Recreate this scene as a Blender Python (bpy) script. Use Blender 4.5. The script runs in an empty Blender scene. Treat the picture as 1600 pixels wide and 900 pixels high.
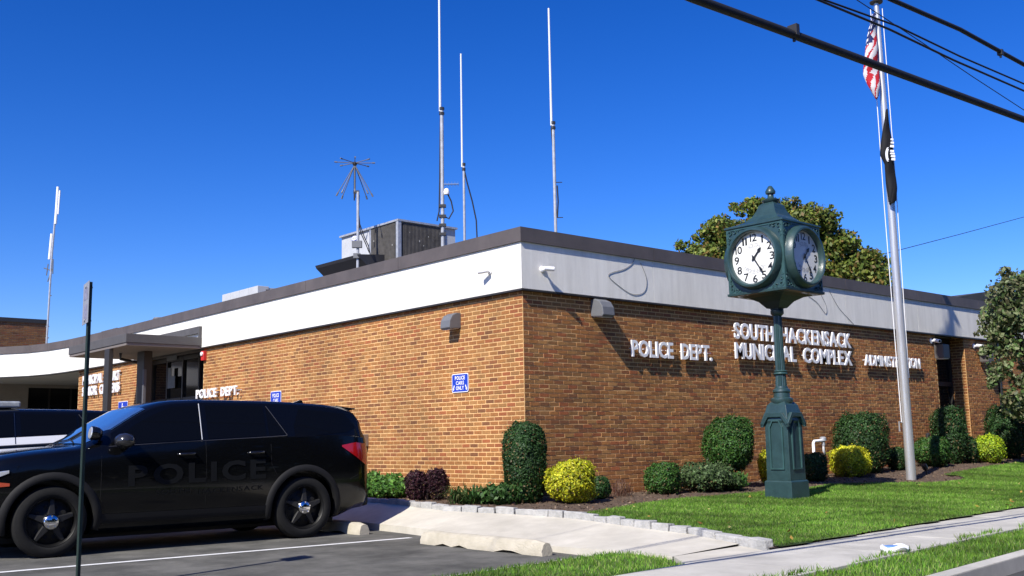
import bpy, bmesh, math, random
import numpy as np
from mathutils import Matrix, Vector
random.seed(7); rng = np.random.default_rng(7)
C = bpy.context.scene.collection
S = bpy.context.scene
R = math.radians
# ---------------------------------------------------------------- camera
EYE = Vector((-10.370, -11.655, 1.17)); FPX = 1615.6
YAW, PITCH, ROLL = 0.85368, 0.14742, -0.018361
fw = Vector((math.cos(PITCH)*math.cos(YAW), math.cos(PITCH)*math.sin(YAW), math.sin(PITCH)))
rt = Vector((math.sin(YAW), -math.cos(YAW), 0)); up = rt.cross(fw)
rt, up = math.cos(ROLL)*rt + math.sin(ROLL)*up, -math.sin(ROLL)*rt + math.cos(ROLL)*up
cd = bpy.data.cameras.new('camera'); cam = bpy.data.objects.new('camera', cd); C.objects.link(cam)
M3 = Matrix((rt, up, -fw)).transposed()
cam.matrix_world = Matrix.Translation(EYE) @ M3.to_4x4()
cd.sensor_width = 36; cd.lens = 36*FPX/1600; cd.clip_end = 3000; S.camera = cam
# ---------------------------------------------------------------- sky, sun, exposure
SUN = Vector((1, .31, -.96)).normalized()            # direction the light travels
W = bpy.data.worlds.new('World'); S.world = W; W.use_nodes = True
nt = W.node_tree; bg = nt.nodes['Background']
sky = nt.nodes.new('ShaderNodeTexSky'); sky.sky_type = 'NISHITA'; sky.sun_disc = False
sky.sun_elevation = math.asin(-SUN.z); sky.sun_rotation = math.atan2(-SUN.x, -SUN.y)
sky.altitude = 0; sky.air_density = 1.0; sky.dust_density = 0.3; sky.ozone_density = 3.0
gm = nt.nodes.new('ShaderNodeGamma'); gm.inputs[1].default_value = 1.3
tn = nt.nodes.new('ShaderNodeMix'); tn.data_type = 'RGBA'; tn.blend_type = 'MULTIPLY'; tn.inputs[0].default_value = 1; tn.inputs[7].default_value = (.85, .81, 1.15, 1)
hs = nt.nodes.new('ShaderNodeHueSaturation'); hs.inputs['Saturation'].default_value = 1.38; hs.inputs['Value'].default_value = 1.0
nt.links.new(sky.outputs[0], hs.inputs['Color']); nt.links.new(hs.outputs[0], gm.inputs[0]); nt.links.new(gm.outputs[0], tn.inputs[6]); nt.links.new(tn.outputs[2], bg.inputs[0])
bg.inputs[1].default_value = 0.062
sl = bpy.data.lights.new('sun', 'SUN'); sl.energy = 5.0; sl.angle = R(.5); sl.color = (1, .95, .86)
so = bpy.data.objects.new('sun', sl); C.objects.link(so); so.rotation_euler = SUN.to_track_quat('-Z', 'Y').to_euler()
S.view_settings.view_transform = 'Standard'; S.view_settings.look = 'None'; S.view_settings.exposure = .45; S.view_settings.gamma = 1
# ---------------------------------------------------------------- rays through a pixel of the 1600x900 photo, met with a plane
def ray(x, y): return fw + rt*((x-800)/FPX) + up*((450-y)/FPX)
def G(x, y, z=0.0): d = ray(x, y); return EYE + d*((z-EYE.z)/d.z)
def PX(x, y, X): d = ray(x, y); return EYE + d*((X-EYE.x)/d.x)
def PY(x, y, Y): d = ray(x, y); return EYE + d*((Y-EYE.y)/d.y)
def sstep(t): t = min(1, max(0, t)); return t*t*(3-2*t)
def edge_y(x): return -5.63 + .083*(x+1.86)          # lawn side of the pavement
def bedh(x): return float(np.interp(x, [-2.5, 1, 4, 7.5, 9, 11.5, 14, 40], [.31, .31, .33, .40, .45, .54, .56, .56]))
def T(x, y):
    e = edge_y(x); t = (y-e)/(-.9-e)
    return .115 + (bedh(x)-.115)*min(1, max(0, t))
def GT(px, py):
    z = .2
    for _ in range(12): p = G(px, py, z); z = .5*z+.5*T(p.x, p.y)
    return Vector((p.x, p.y, T(p.x, p.y)))
# ---------------------------------------------------------------- materials
MATS = {}
def mat(name, col, rough=.7, var=.0, vscale=8., bump=.0, bscale=40., metal=0., attr=False, coat=0., spec=.5, col2=None, stretch=None, trans=0):
    if name in MATS: return MATS[name]
    m = bpy.data.materials.new(name); m.use_nodes = True; n = m.node_tree.nodes; l = m.node_tree.links
    b = n['Principled BSDF']; b.inputs['Roughness'].default_value = rough; b.inputs['Metallic'].default_value = metal
    b.inputs['Coat Weight'].default_value = coat; b.inputs['Specular IOR Level'].default_value = spec
    tc = n.new('ShaderNodeTexCoord'); vec = tc.outputs['Object']
    if stretch:
        mp = n.new('ShaderNodeMapping'); mp.inputs['Scale'].default_value = stretch; l.new(vec, mp.inputs[0]); vec = mp.outputs[0]
    src = None
    if attr:
        a = n.new('ShaderNodeAttribute'); a.attribute_name = 'Col'; src = a.outputs['Color']
    if var > 0 or col2:
        nz = n.new('ShaderNodeTexNoise'); nz.inputs['Scale'].default_value = vscale; nz.inputs['Detail'].default_value = 6; nz.inputs['Roughness'].default_value = .65
        l.new(vec, nz.inputs['Vector'])
        cr = n.new('ShaderNodeValToRGB'); cr.color_ramp.elements[0].position = .32; cr.color_ramp.elements[1].position = .68
        c2 = col2 or tuple(min(1, c*(1+var)) for c in col); c1 = col if col2 else tuple(c*(1-var) for c in col)
        if attr: c1 = (1-var,)*3; c2 = (1+var,)*3
        cr.color_ramp.elements[0].color = (*c1, 1); cr.color_ramp.elements[1].color = (*c2, 1)
        l.new(nz.outputs['Fac'], cr.inputs[0])
        if attr:
            mx = n.new('ShaderNodeMix'); mx.data_type = 'RGBA'; mx.blend_type = 'MULTIPLY'; mx.inputs[0].default_value = 1
            l.new(src, mx.inputs[6]); l.new(cr.outputs[0], mx.inputs[7]); src = mx.outputs[2]
        else: src = cr.outputs[0]
    if src: l.new(src, b.inputs['Base Color'])
    else: b.inputs['Base Color'].default_value = (*col, 1)
    if bump > 0:
        nb = n.new('ShaderNodeTexNoise'); nb.inputs['Scale'].default_value = bscale; nb.inputs['Detail'].default_value = 8
        l.new(vec, nb.inputs['Vector']); bp = n.new('ShaderNodeBump'); bp.inputs['Strength'].default_value = bump; bp.inputs['Distance'].default_value = .02
        l.new(nb.outputs['Fac'], bp.inputs['Height']); l.new(bp.outputs[0], b.inputs['Normal'])
    if trans:
        tr = n.new('ShaderNodeBsdfTranslucent'); ms = n.new('ShaderNodeMixShader'); ms.inputs[0].default_value = trans
        if src: l.new(src, tr.inputs['Color'])
        l.new(b.outputs[0], ms.inputs[1]); l.new(tr.outputs[0], ms.inputs[2]); l.new(ms.outputs[0], n['Material Output'].inputs['Surface'])
    MATS[name] = m; return m
M_brick = mat('fired_brick', (.4, .2, .1), .85, .18, 30, .5, 120, attr=True)
def weather(m, amt=.16, scale=.7):   # broad stains and rain streaks fixed to the wall
    n = m.node_tree.nodes; l = m.node_tree.links; b = n['Principled BSDF']; src = b.inputs['Base Color'].links[0].from_socket if b.inputs['Base Color'].links else None
    g = n.new('ShaderNodeNewGeometry'); mp = n.new('ShaderNodeMapping'); mp.inputs['Scale'].default_value = (1, 1, .45); l.new(g.outputs['Position'], mp.inputs[0])
    nz = n.new('ShaderNodeTexNoise'); nz.inputs['Scale'].default_value = scale; nz.inputs['Detail'].default_value = 7; nz.inputs['Roughness'].default_value = .7; l.new(mp.outputs[0], nz.inputs['Vector'])
    cr = n.new('ShaderNodeValToRGB'); cr.color_ramp.elements[0].position = .36; cr.color_ramp.elements[1].position = .62; cr.color_ramp.elements[0].color = (1-amt*1.6,)*3+(1,); cr.color_ramp.elements[1].color = (1+amt*.25, 1+amt*.25, 1+amt*.25, 1)
    l.new(nz.outputs['Fac'], cr.inputs[0]); mx = n.new('ShaderNodeMix'); mx.data_type = 'RGBA'; mx.blend_type = 'MULTIPLY'; mx.inputs[0].default_value = 1
    if src: l.new(src, mx.inputs[6])
    else: mx.inputs[6].default_value = b.inputs['Base Color'].default_value
    l.new(cr.outputs[0], mx.inputs[7]); l.new(mx.outputs[2], b.inputs['Base Color'])
weather(M_brick, .15, .9)
M_mortar = mat('mortar', (.80, .50, .22), .95, .15, 12, .4, 150)
M_stucco = mat('white_stucco', (.78, .75, .68), .85, .07, 1.6, .35, 40, stretch=(5, 5, .5), col2=(.90, .87, .79))
M_coping = mat('brown_coping_metal', (.105, .088, .082), .55, .12, 3, .05, 10)
M_soffit = mat('soffit', (.16, .14, .13), .8, .1, 4)
M_canopy = mat('canopy_grey', (.085, .08, .078), .6, .12, 3)
M_soffit2 = mat('porch_soffit', (.62, .59, .54), .85, .06, 3)
M_dark = mat('dark_frame', (.03, .028, .027), .45, .1, 5)
M_glass = mat('dark_glass', (.010, .011, .012), .07, spec=.3)
M_white = mat('white_letter', (.82, .82, .84), .45, .03, 8)
M_asphalt = mat('lot_asphalt', (.10, .099, .089), .95, .22, 1.6, .6, 160, col2=(.165, .16, .142), spec=.25)
M_road = mat('road_asphalt', (.055, .055, .057), .92, .2, 3, .5, 200)
M_conc = mat('concrete', (.50, .465, .385), .9, .12, 2.0, .3, 160, col2=(.62, .58, .49))
M_walk = mat('sidewalk_concrete', (.43, .41, .36), .9, .12, 2.5, .35, 160, col2=(.55, .525, .465))
M_stop = mat('wheel_stop_concrete', (.42, .38, .29), .92, .15, 5, .6, 60, col2=(.54, .49, .39))
M_stone = mat('edging_stone', (.30, .30, .29), .9, .3, 9, .6, 40, attr=False, col2=(.46, .45, .43))
M_paint = mat('white_road_paint', (.62, .62, .60), .8, .25, 14, .2, 100, col2=(.8, .8, .78))
M_mulch = mat('brown_mulch', (.045, .028, .018), .95, .5, 18, 1.0, 60, col2=(.15, .10, .065))
M_soil = mat('lawn_soil', (.05, .085, .018), .95, .4, 7, .6, 60, col2=(.09, .13, .03))
M_green = mat('clock_green_paint', (.023, .053, .055), .38, .22, 6, .12, 30, coat=.25)
M_green2 = mat('clock_green_light', (.03, .075, .075), .4, .2, 6, .1, 30)
M_dial = mat('dial_white', (.72, .72, .68), .35, .03, 3)
M_black = mat('black_paint', (.012, .012, .013), .4)
M_alu = mat('brushed_aluminium', (.60, .595, .585), .34, .15, 4, metal=.6, stretch=(8, 8, .4))
M_galv = mat('galvanised_steel', (.45, .46, .48), .5, .2, 12, metal=.4)
M_rubber = mat('cable_rubber', (.012, .012, .014), .65)
M_grey = mat('lamp_grey', (.14, .145, .155), .5, .05, 6)
M_leaf = mat('leaf', (.1, .1, .1), .55, .0, attr=True, spec=.3, trans=.25)
M_grass = mat('grass_blade', (.1, .1, .1), .6, attr=True, spec=.2, trans=.3)
M_bark = mat('bark', (.11, .085, .06), .95, .35, 14, .8, 40)
M_blue = mat('sign_blue', (.012, .045, .42), .4, .05, 10)
M_hvac = mat('hvac_cabinet', (.48, .49, .50), .55, .08, 4)
M_coil = mat('hvac_coil', (.055, .052, .048), .8, .45, 5, .5, 60)
for _m, _a, _s in ((M_mortar, .15, .9), (M_stucco, .05, 1.6), (M_asphalt, .22, .8), (M_walk, .12, 1.1), (M_conc, .10, .9), (M_coping, .12, 1.2), (M_road, .2, .7)): weather(_m, _a, _s)
M_roof = mat('roof_membrane', (.16, .155, .15), .9, .2, 2)
M_red = mat('red_paint', (.55, .03, .03), .4)
M_postg = mat('post_green', (.018, .038, .03), .5, .2, 8)
# ---------------------------------------------------------------- builders
def tag(o, label, cat, group=None, kind=None):
    o['label'] = label; o['category'] = cat
    if group: o['group'] = group
    if kind: o['kind'] = kind
    return o
def thing(name, label, cat, loc=(0, 0, 0), group=None, rz=0.):
    o = bpy.data.objects.new(name, None); C.objects.link(o); o.location = loc; o.rotation_euler[2] = rz; o.empty_display_size = .2
    return tag(o, label, cat, group)
def put(name, me, parent=None, kind=None, group=None):
    o = bpy.data.objects.new(name, me); C.objects.link(o)
    if parent: o.parent = parent
    if kind: o['kind'] = kind
    return o
def wloc(p):
    v = Vector((0, 0, 0))
    while p: v += p.location; p = p.parent
    return v
class MB:
    def __init__(s): s.v = []; s.f = []; s.m = []; s.c = []
    def add(s, vs, fs, mi=0, col=None):
        n = len(s.v); s.v += [tuple(v) for v in vs]; s.f += [tuple(i+n for i in f) for f in fs]; s.m += [mi]*len(fs); s.c += [col or (1, 1, 1)]*len(fs); return s
    def box(s, x0, x1, y0, y1, z0, z1, mi=0, col=None):
        return s.add([(x0,y0,z0),(x1,y0,z0),(x1,y1,z0),(x0,y1,z0),(x0,y0,z1),(x1,y0,z1),(x1,y1,z1),(x0,y1,z1)],
              [(0,3,2,1),(4,5,6,7),(0,1,5,4),(1,2,6,5),(2,3,7,6),(3,0,4,7)], mi, col)
    def obox(s, c, ux, uy, uz, mi=0):   # centre and half axes
        c = Vector(c); ux, uy, uz = Vector(ux), Vector(uy), Vector(uz)
        vs = [c+a*ux+b*uy+d*uz for d in (-1, 1) for b, a in ((-1,-1),(-1,1),(1,1),(1,-1))]
        return s.add(vs, [(0,3,2,1),(4,5,6,7),(0,1,5,4),(1,2,6,5),(2,3,7,6),(3,0,4,7)], mi)
    def tube(s, pts, r, n=8, mi=0, caps=True):
        pts = [Vector(p) for p in pts]; rs = r if isinstance(r, (list, tuple)) else [r]*len(pts)
        vs = []; fs = []; prev = None
        for i, p in enumerate(pts):
            d = (pts[min(i+1, len(pts)-1)]-pts[max(i-1, 0)]).normalized()
            a = prev if prev is not None else (Vector((0, 0, 1)) if abs(d.z) < .9 else Vector((1, 0, 0)))
            a = (a-d*a.dot(d)).normalized(); prev = a; b = d.cross(a)
            for k in range(n):
                t = 2*math.pi*k/n; vs.append(p+(a*math.cos(t)+b*math.sin(t))*rs[i])
        for i in range(len(pts)-1):
            for k in range(n): fs.append((i*n+k, i*n+(k+1) % n, (i+1)*n+(k+1) % n, (i+1)*n+k))
        if caps: fs.append(tuple(range(n))[::-1]); fs.append(tuple((len(pts)-1)*n+k for k in range(n)))
        return s.add(vs, fs, mi)
    def lathe(s, c, prof, n=24, mi=0, axis=(0, 0, 1), sq=False, rot=0., caps=True):   # prof: (r, h); sq: square section, r = half side
        ax = Vector(axis).normalized(); a = Vector((1, 0, 0)) if abs(ax.x) < .9 else Vector((0, 1, 0)); a = (a-ax*a.dot(ax)).normalized(); b = ax.cross(a)
        c = Vector(c); vs = []; fs = []
        if sq: n = 4; rot += math.pi/4
        for r_, h in prof:
            for k in range(n):
                t = 2*math.pi*k/n+rot; q = r_*(math.sqrt(2) if sq else 1); vs.append(c+ax*h+(a*math.cos(t)+b*math.sin(t))*q)
        for i in range(len(prof)-1):
            for k in range(n): fs.append((i*n+k, i*n+(k+1) % n, (i+1)*n+(k+1) % n, (i+1)*n+k))
        if caps: fs.append(tuple(range(n))[::-1]); fs.append(tuple((len(prof)-1)*n+k for k in range(n)))
        return s.add(vs, fs, mi)
    def prism(s, poly, o, ux, uy, h, mi=0):   # 2D polygon in plane (o,ux,uy) pushed along h
        o, ux, uy, h = Vector(o), Vector(ux), Vector(uy), Vector(h); n = len(poly)
        vs = [o+ux*p[0]+uy*p[1] for p in poly]; vs += [v+h for v in vs]
        return s.add(vs, [tuple(range(n))[::-1], tuple(range(n, 2*n))]+[(i, (i+1) % n, (i+1) % n+n, i+n) for i in range(n)], mi)
    def build(s, name, mats, parent=None, local=False, smooth=None, kind=None, colors=False, bevel=0, fixn=False):
        me = bpy.data.meshes.new(name); off = Vector((0, 0, 0)) if local else wloc(parent)
        me.from_pydata([(v[0]-off.x, v[1]-off.y, v[2]-off.z) for v in s.v], [], s.f)
        for m in (mats if isinstance(mats, (list, tuple)) else [mats]): me.materials.append(m)
        me.polygons.foreach_set('material_index', s.m)
        if bevel or fixn:
            bm = bmesh.new(); bm.from_mesh(me); bmesh.ops.recalc_face_normals(bm, faces=bm.faces)
            if bevel: bmesh.ops.bevel(bm, geom=[e for e in bm.edges if e.calc_face_angle(0) > .5], offset=bevel, segments=2, affect='EDGES', profile=.6)
            bm.to_mesh(me); bm.free()
        if colors:
            ca = me.color_attributes.new('Col', 'FLOAT_COLOR', 'CORNER'); arr = []
            for f, c in zip(s.f, s.c): arr += [c[0], c[1], c[2], 1.]*len(f)
            ca.data.foreach_set('color', arr)
        if smooth is not None:
            me.polygons.foreach_set('use_smooth', [True]*len(me.polygons)); me.set_sharp_from_angle(angle=R(smooth))
        me.update(); return put(name, me, parent, kind)
def quick(vs, k, colors=None, mats=None, name='m'):
    """vs: (N*k,3) array, one k-gon per k vertices"""
    me = bpy.data.meshes.new(name); N = len(vs)//k
    me.vertices.add(len(vs)); me.vertices.foreach_set('co', np.asarray(vs, np.float32).ravel())
    me.loops.add(N*k); me.loops.foreach_set('vertex_index', np.arange(N*k, dtype=np.int32))
    me.polygons.add(N); me.polygons.foreach_set('loop_start', np.arange(0, N*k, k, dtype=np.int32))
    me.update(calc_edges=True)
    if colors is not None:
        ca = me.color_attributes.new('Col', 'FLOAT_COLOR', 'CORNER')
        c4 = np.ones((N, k, 4), np.float32); c4[:, :, :3] = colors[:, None, :]; ca.data.foreach_set('color', c4.ravel())
    me.materials.append(mats); me.validate(); return me
# glyphs -----------------------------------------------------------------
_gl = {}
def glyph(ch, bold=.0, depth=0.):
    key = (ch, bold, depth)
    if key in _gl: return _gl[key]
    cu = bpy.data.curves.new('g', 'FONT'); cu.body = ch; cu.size = 1; cu.offset = bold; cu.extrude = depth/2; cu.resolution_u = 3
    ob = bpy.data.objects.new('g', cu); C.objects.link(ob)
    me = bpy.data.meshes.new_from_object(ob.evaluated_get(bpy.context.evaluated_depsgraph_get()))
    vs = [tuple(v.co) for v in me.vertices]; fs = [tuple(p.vertices) for p in me.polygons]
    bpy.data.objects.remove(ob); bpy.data.curves.remove(cu); bpy.data.meshes.remove(me)
    x0 = min(v[0] for v in vs); x1 = max(v[0] for v in vs); vs = [(v[0]-x0, v[1], v[2]) for v in vs]
    _gl[key] = (vs, fs, x1-x0); return _gl[key]
CAP = .70
def layout(text, bold, gap=.09, space=.32):
    out = []; x = 0
    for ch in text:
        if ch == ' ': x += space; continue
        vs, fs, w = glyph(ch, bold); out.append((ch, x, w)); x += w+gap
    return out, x-gap
def text_mb(mb, text, o, ux, uy, width, height, bold=.02, mi=0, gap=.09):
    """flat print: text fitted to width x height, lower left corner o"""
    o, ux, uy = Vector(o), Vector(ux), Vector(uy); lay, tot = layout(text, bold, gap); sx = width/tot; sy = height/CAP
    for ch, x, w in lay:
        vs, fs, _ = glyph(ch, bold); mb.add([o+ux*((v[0]+x)*sx)+uy*(v[1]*sy) for v in vs], fs, mi)
    return mb
def letters(text, label, o, ux, n, x0, x1, z0, z1, stand=.085, depth=.032, group=None):
    """raised letters standing off a wall: each letter is a part. ux: reading direction, n: outward normal"""
    ux, n = Vector(ux), Vector(n); o = Vector(o)
    root = thing('wall_lettering', label, 'lettering', o+ux*x0+Vector((0, 0, z0)), group)
    lines = text.split('\n'); H = (z1-z0); k = len(lines); lh = H/(k+(k-1)*.28)
    for li, ln in enumerate(lines):
        lay, tot = layout(ln, .022, .07, .62); sx = (x1-x0)/tot; sy = lh/CAP; zb = z1-lh-li*lh*1.28
        for ch, x, w in lay:
            vs, fs, _ = glyph(ch, .022, 1.0); mb = MB()
            mb.add([o+ux*(x0+(v[0]+x)*sx)+Vector((0, 0, zb+v[1]*sy))+n*(stand+v[2]*depth) for v in vs], fs)
            for fx in (.25, .75): mb.tube([o+ux*(x0+(x+w*fx)*sx)+Vector((0, 0, zb+.35*sy))+n*.002, o+ux*(x0+(x+w*fx)*sx)+Vector((0, 0, zb+.35*sy))+n*(stand-depth*.4)], .008, 5)
            mb.build('letter', M_white, root, fixn=False)
    return root
# ---------------------------------------------------------------- foliage
def leaf_mesh(name, cen, nrm, size, cols, aspect=.5, mats=None):
    N = len(cen); nrm = nrm/np.linalg.norm(nrm, axis=1, keepdims=True)
    r = rng.normal(size=(N, 3)); u = np.cross(nrm, r); u /= np.linalg.norm(u, axis=1, keepdims=True); v = np.cross(nrm, u)
    s = size*(.65+.7*rng.random(N))[:, None]; L = u*s; Wd = v*s*aspect; bend = nrm*s*.25
    P = np.stack([cen-L+bend*.3, cen-Wd*1.0-bend*.2, cen+L+bend*.3, cen+Wd*1.0-bend*.2], 1).reshape(-1, 3)
    return quick(P, 4, cols, mats or M_leaf, name)
def mixcols(N, pal, jit=.18):
    pal = np.array(pal); c = pal[rng.integers(0, len(pal), N)]*(1+jit*rng.normal(size=(N, 1))); return np.clip(c, .002, 1)
GREEN = [(.035, .10, .018), (.05, .13, .02), (.03, .08, .02), (.075, .16, .03)]
DKGREEN = [(.022, .06, .016), (.03, .075, .02), (.018, .05, .015), (.045, .10, .025)]
YELLOW = [(.60, .58, .02), (.48, .50, .02), (.66, .62, .05), (.30, .36, .02)]
PURPLE = [(.045, .016, .026), (.06, .02, .032), (.03, .014, .02), (.08, .03, .04)]
OLIVE = [(.10, .145, .022), (.15, .19, .03), (.065, .105, .018), (.20, .22, .045), (.11, .155, .026), (.18, .12, .03), (.13, .17, .03)]
def bush(name, label, pos, w, h, pal, n=2600, leaf=.035, power=2.2, lift=.0, lobes=None, group='clipped shrubs in the bed along the building', cat='shrub', rough=.12, jit=.24, depth=None, wander=.6):
    n = int(n*1.9); leaf = leaf*.72; ph = np.array([x for x in pos[:2]])*3.1
    """dome or ball of leaf faces around a solid dark core with a few stems; pos = ground point"""
    x, y, z = pos; t = thing(name, label, cat, pos, group)
    a, b, c = w/2, (depth or w)/2, (h-lift)/2; cz = z+lift+c*.98; lobes = lobes or [(0, 0, 1, 1)]
    cen = []; nr = []
    for lx, ly, lw, lh in lobes:
        m = n//len(lobes); d = rng.normal(size=(m, 3)); d /= np.linalg.norm(d, axis=1, keepdims=True)
        k = (np.abs(d)**power).sum(1)**(-1/power); rr = 1-rough*1.6*rng.random(m)**1.5; sp = rng.random(m) < .03; rr[sp] = 1+.10*rng.random(int(sp.sum()))
        bumpy = 1+.075*np.sin(d[:, 0]*3.1+ph[0])*np.cos(d[:, 2]*3.7+ph[1])+.045*np.sin(d[:, 1]*4.3+ph[1])+rough*.6*np.sin(d[:, 0]*9+d[:, 2]*7+lx*5)*np.sin(d[:, 1]*8+d[:, 2]*5+lw*3)+rough*.35*np.sin(d[:, 0]*23+3)*np.sin(d[:, 2]*19)*np.sin(d[:, 1]*21)
        p = d*(k*rr*bumpy)[:, None]*np.array([a*lw, b*lw, c*lh]); p += np.array([x+lx, y+ly, z+lift+c*lh*.98])
        ok = (p[:, 2] > z-.02) & ((np.sin(p[:, 0]*17+ph[0])*np.sin(p[:, 1]*15)*np.sin(p[:, 2]*16+ph[1]) < .62) | (rng.random(m) < .35));  cen.append(p[ok]); nr.append((d+wander*rng.normal(size=(m, 3)))[ok])
    cen = np.vstack(cen); nr = np.vstack(nr)
    pc_ = 1+.22*np.sin(cen[:, 0]*6.3+ph[0])*np.sin(cen[:, 2]*7.1+ph[1])+.12*np.sin(cen[:, 1]*13.)*np.sin(cen[:, 2]*15.); cc = np.clip(mixcols(len(cen), pal, jit)*pc_[:, None], .003, 1)
    dry = (rng.random(len(cen)) < .035*(1+2*(cen[:, 2] < z+.35*h))); cc[dry] = np.array((.16, .11, .05))*(.6+.8*rng.random((int(dry.sum()), 1)))
    put('foliage', leaf_mesh('foliage', cen-np.array(pos), nr, leaf, cc), t)
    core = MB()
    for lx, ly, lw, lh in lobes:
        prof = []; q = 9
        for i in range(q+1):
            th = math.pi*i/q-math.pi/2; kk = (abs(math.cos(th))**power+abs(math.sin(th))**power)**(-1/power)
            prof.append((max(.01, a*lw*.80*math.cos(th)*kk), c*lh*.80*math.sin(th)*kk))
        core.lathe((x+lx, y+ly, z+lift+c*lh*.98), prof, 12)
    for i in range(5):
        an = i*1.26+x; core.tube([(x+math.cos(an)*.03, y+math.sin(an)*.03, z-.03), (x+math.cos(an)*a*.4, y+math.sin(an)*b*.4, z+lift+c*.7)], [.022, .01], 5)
    dk = tuple(v*.55 for v in pal[2 % len(pal)])  # solid core added to block the view, leaf colour darkened like inner shade
    core.build('dark_core', mat('core_'+'_'.join('%02d' % int(v*100) for v in pal[0]), dk, .95, .4, 20), t, smooth=60)
    return t
def strap_plant(name, label, pos, w, h, n, pal, lw=.02, group='low leafy plants in the bed', seed=0, flop=.8, lmin=.5):
    """clump of arching strap leaves"""
    t = thing(name, label, 'plant', pos, group); V = []; r2 = np.random.default_rng(seed)
    for i in range(n):
        an = r2.random()*2*math.pi; rr = w*.32*math.sqrt(r2.random()); bx, by = math.cos(an)*rr*1.2, math.sin(an)*rr
        dr = an+r2.normal()*.6; L = h*(lmin+(1-lmin)*r2.random())*1.15; out = w*.28*(.3+.9*r2.random())*flop; pts = []
        for k in range(5):
            s = k/4; pts.append(np.array([bx+math.cos(dr)*out*s**1.5, by+math.sin(dr)*out*s**1.5, L*(s-.42*flop*s*s*r2.random()-.25*flop*s**3)]))
        sd = np.array([-math.sin(dr), math.cos(dr), 0])*lw*(.6+.7*r2.random()); ws = [.5, 1, .9, .6, .05]
        for k in range(4): V += [pts[k]-sd*ws[k], pts[k]+sd*ws[k], pts[k+1]+sd*ws[k+1], pts[k+1]-sd*ws[k+1]]
    V = np.array(V); c = np.repeat(mixcols(n, pal, .25), 4, 0)
    put('leaves', quick(V, 4, c, M_leaf, 'leaves'), t); return t
def tree(name, label, base, blobs, pal, n, leaf, trunk_r, fork, limbs=9, group=None, thin=1.):
    """base ground point; blobs (x,y,z,r) world; leaves spread through blob volumes"""
    t = thing(name, label, 'tree', base, group); bl = np.array(blobs); wgt = bl[:, 3]**2; wgt /= wgt.sum()
    idx = rng.choice(len(bl), n, p=wgt); d = rng.normal(size=(n, 3)); d /= np.linalg.norm(d, axis=1, keepdims=True)
    rr = rng.random(n)**(.45*thin); cen = bl[idx, :3]+d*(bl[idx, 3]*rr)[:, None]*np.array([1, 1, .85])
    cl = .75+.5*rng.random(len(bl)); col = mixcols(n, pal, .2)*cl[idx][:, None]
    put('crown', leaf_mesh('crown', cen-np.array(base), d+.9*rng.normal(size=(n, 3))+np.array([0, 0, .3]), leaf, col, .62), t)
    tb = MB(); b = Vector(base); f = Vector(fork); tb.tube([b-Vector((0, 0, .1)), b.lerp(f, .5)+Vector((.04, .02, 0)), f], [trunk_r*1.25, trunk_r, trunk_r*.8], 10)
    tb.build('trunk', M_bark, t, smooth=60)
    lb = MB(); order = sorted(blobs, key=lambda q: -q[3])[:limbs]
    for q in order:
        e = Vector(q[:3]); mid = f.lerp(e, .5)+Vector((random.uniform(-.1, .1), random.uniform(-.1, .1), .12))*q[3]
        lb.tube([f, mid, e], [trunk_r*.5, trunk_r*.28, trunk_r*.1], 6)
        for _ in range(3):
            e2 = e+Vector((random.uniform(-1, 1), random.uniform(-1, 1), random.uniform(-.3, 1)))*q[3]*.8; lb.tube([mid, e.lerp(e2, .4), e2], [trunk_r*.2, trunk_r*.1, trunk_r*.03], 5)
    lb.build('limbs', M_bark, t, smooth=60); return t
def blades(name, pts, h, w, pal, kind='stuff', label='', cat='grass', parent=None):
    N = len(pts); an = rng.random(N)*2*math.pi; u = np.stack([np.cos(an), np.sin(an), np.zeros(N)], 1)
    hh = h*(.5+.8*rng.random(N))[:, None]; lean = rng.normal(size=(N, 3))*np.array([1, 1, 0])*hh*.45
    P = np.stack([pts-u*w, pts+u*w, pts+lean+np.array([0, 0, 1])*hh], 1).reshape(-1, 3)
    pt = .85+.20*np.sin(pts[:, 0]*1.7+np.sin(pts[:, 1]*2.1))+.14*np.sin(pts[:, 0]*11.3+2*np.sin(pts[:, 1]*7))*np.sin(pts[:, 1]*13.1)+.14*np.sin(pts[:, 0]*5.3+pts[:, 1]*4.1)
    o = put(name, quick(P, 3, np.clip(mixcols(N, pal, .2)*pt[:, None], .003, 1), M_grass, name)); tag(o, label, cat); o['kind'] = kind; return o
def inpoly(px, py, poly):
    ins = np.zeros(len(px), bool); j = len(poly)-1
    for i in range(len(poly)):
        xi, yi = poly[i][:2]; xj, yj = poly[j][:2]
        if yi != yj: ins ^= ((yi > py) != (yj > py)) & (px < (xj-xi)*(py-yi)/(yj-yi)+xi)
        j = i
    return ins
def structure(o): o['kind'] = 'structure'; return o
def low_y(x): return -6.88 + .093*(x+3.39)           # street side of the pavement
def curb_y(x): return -7.44 + .105*(x+1.5)
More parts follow.
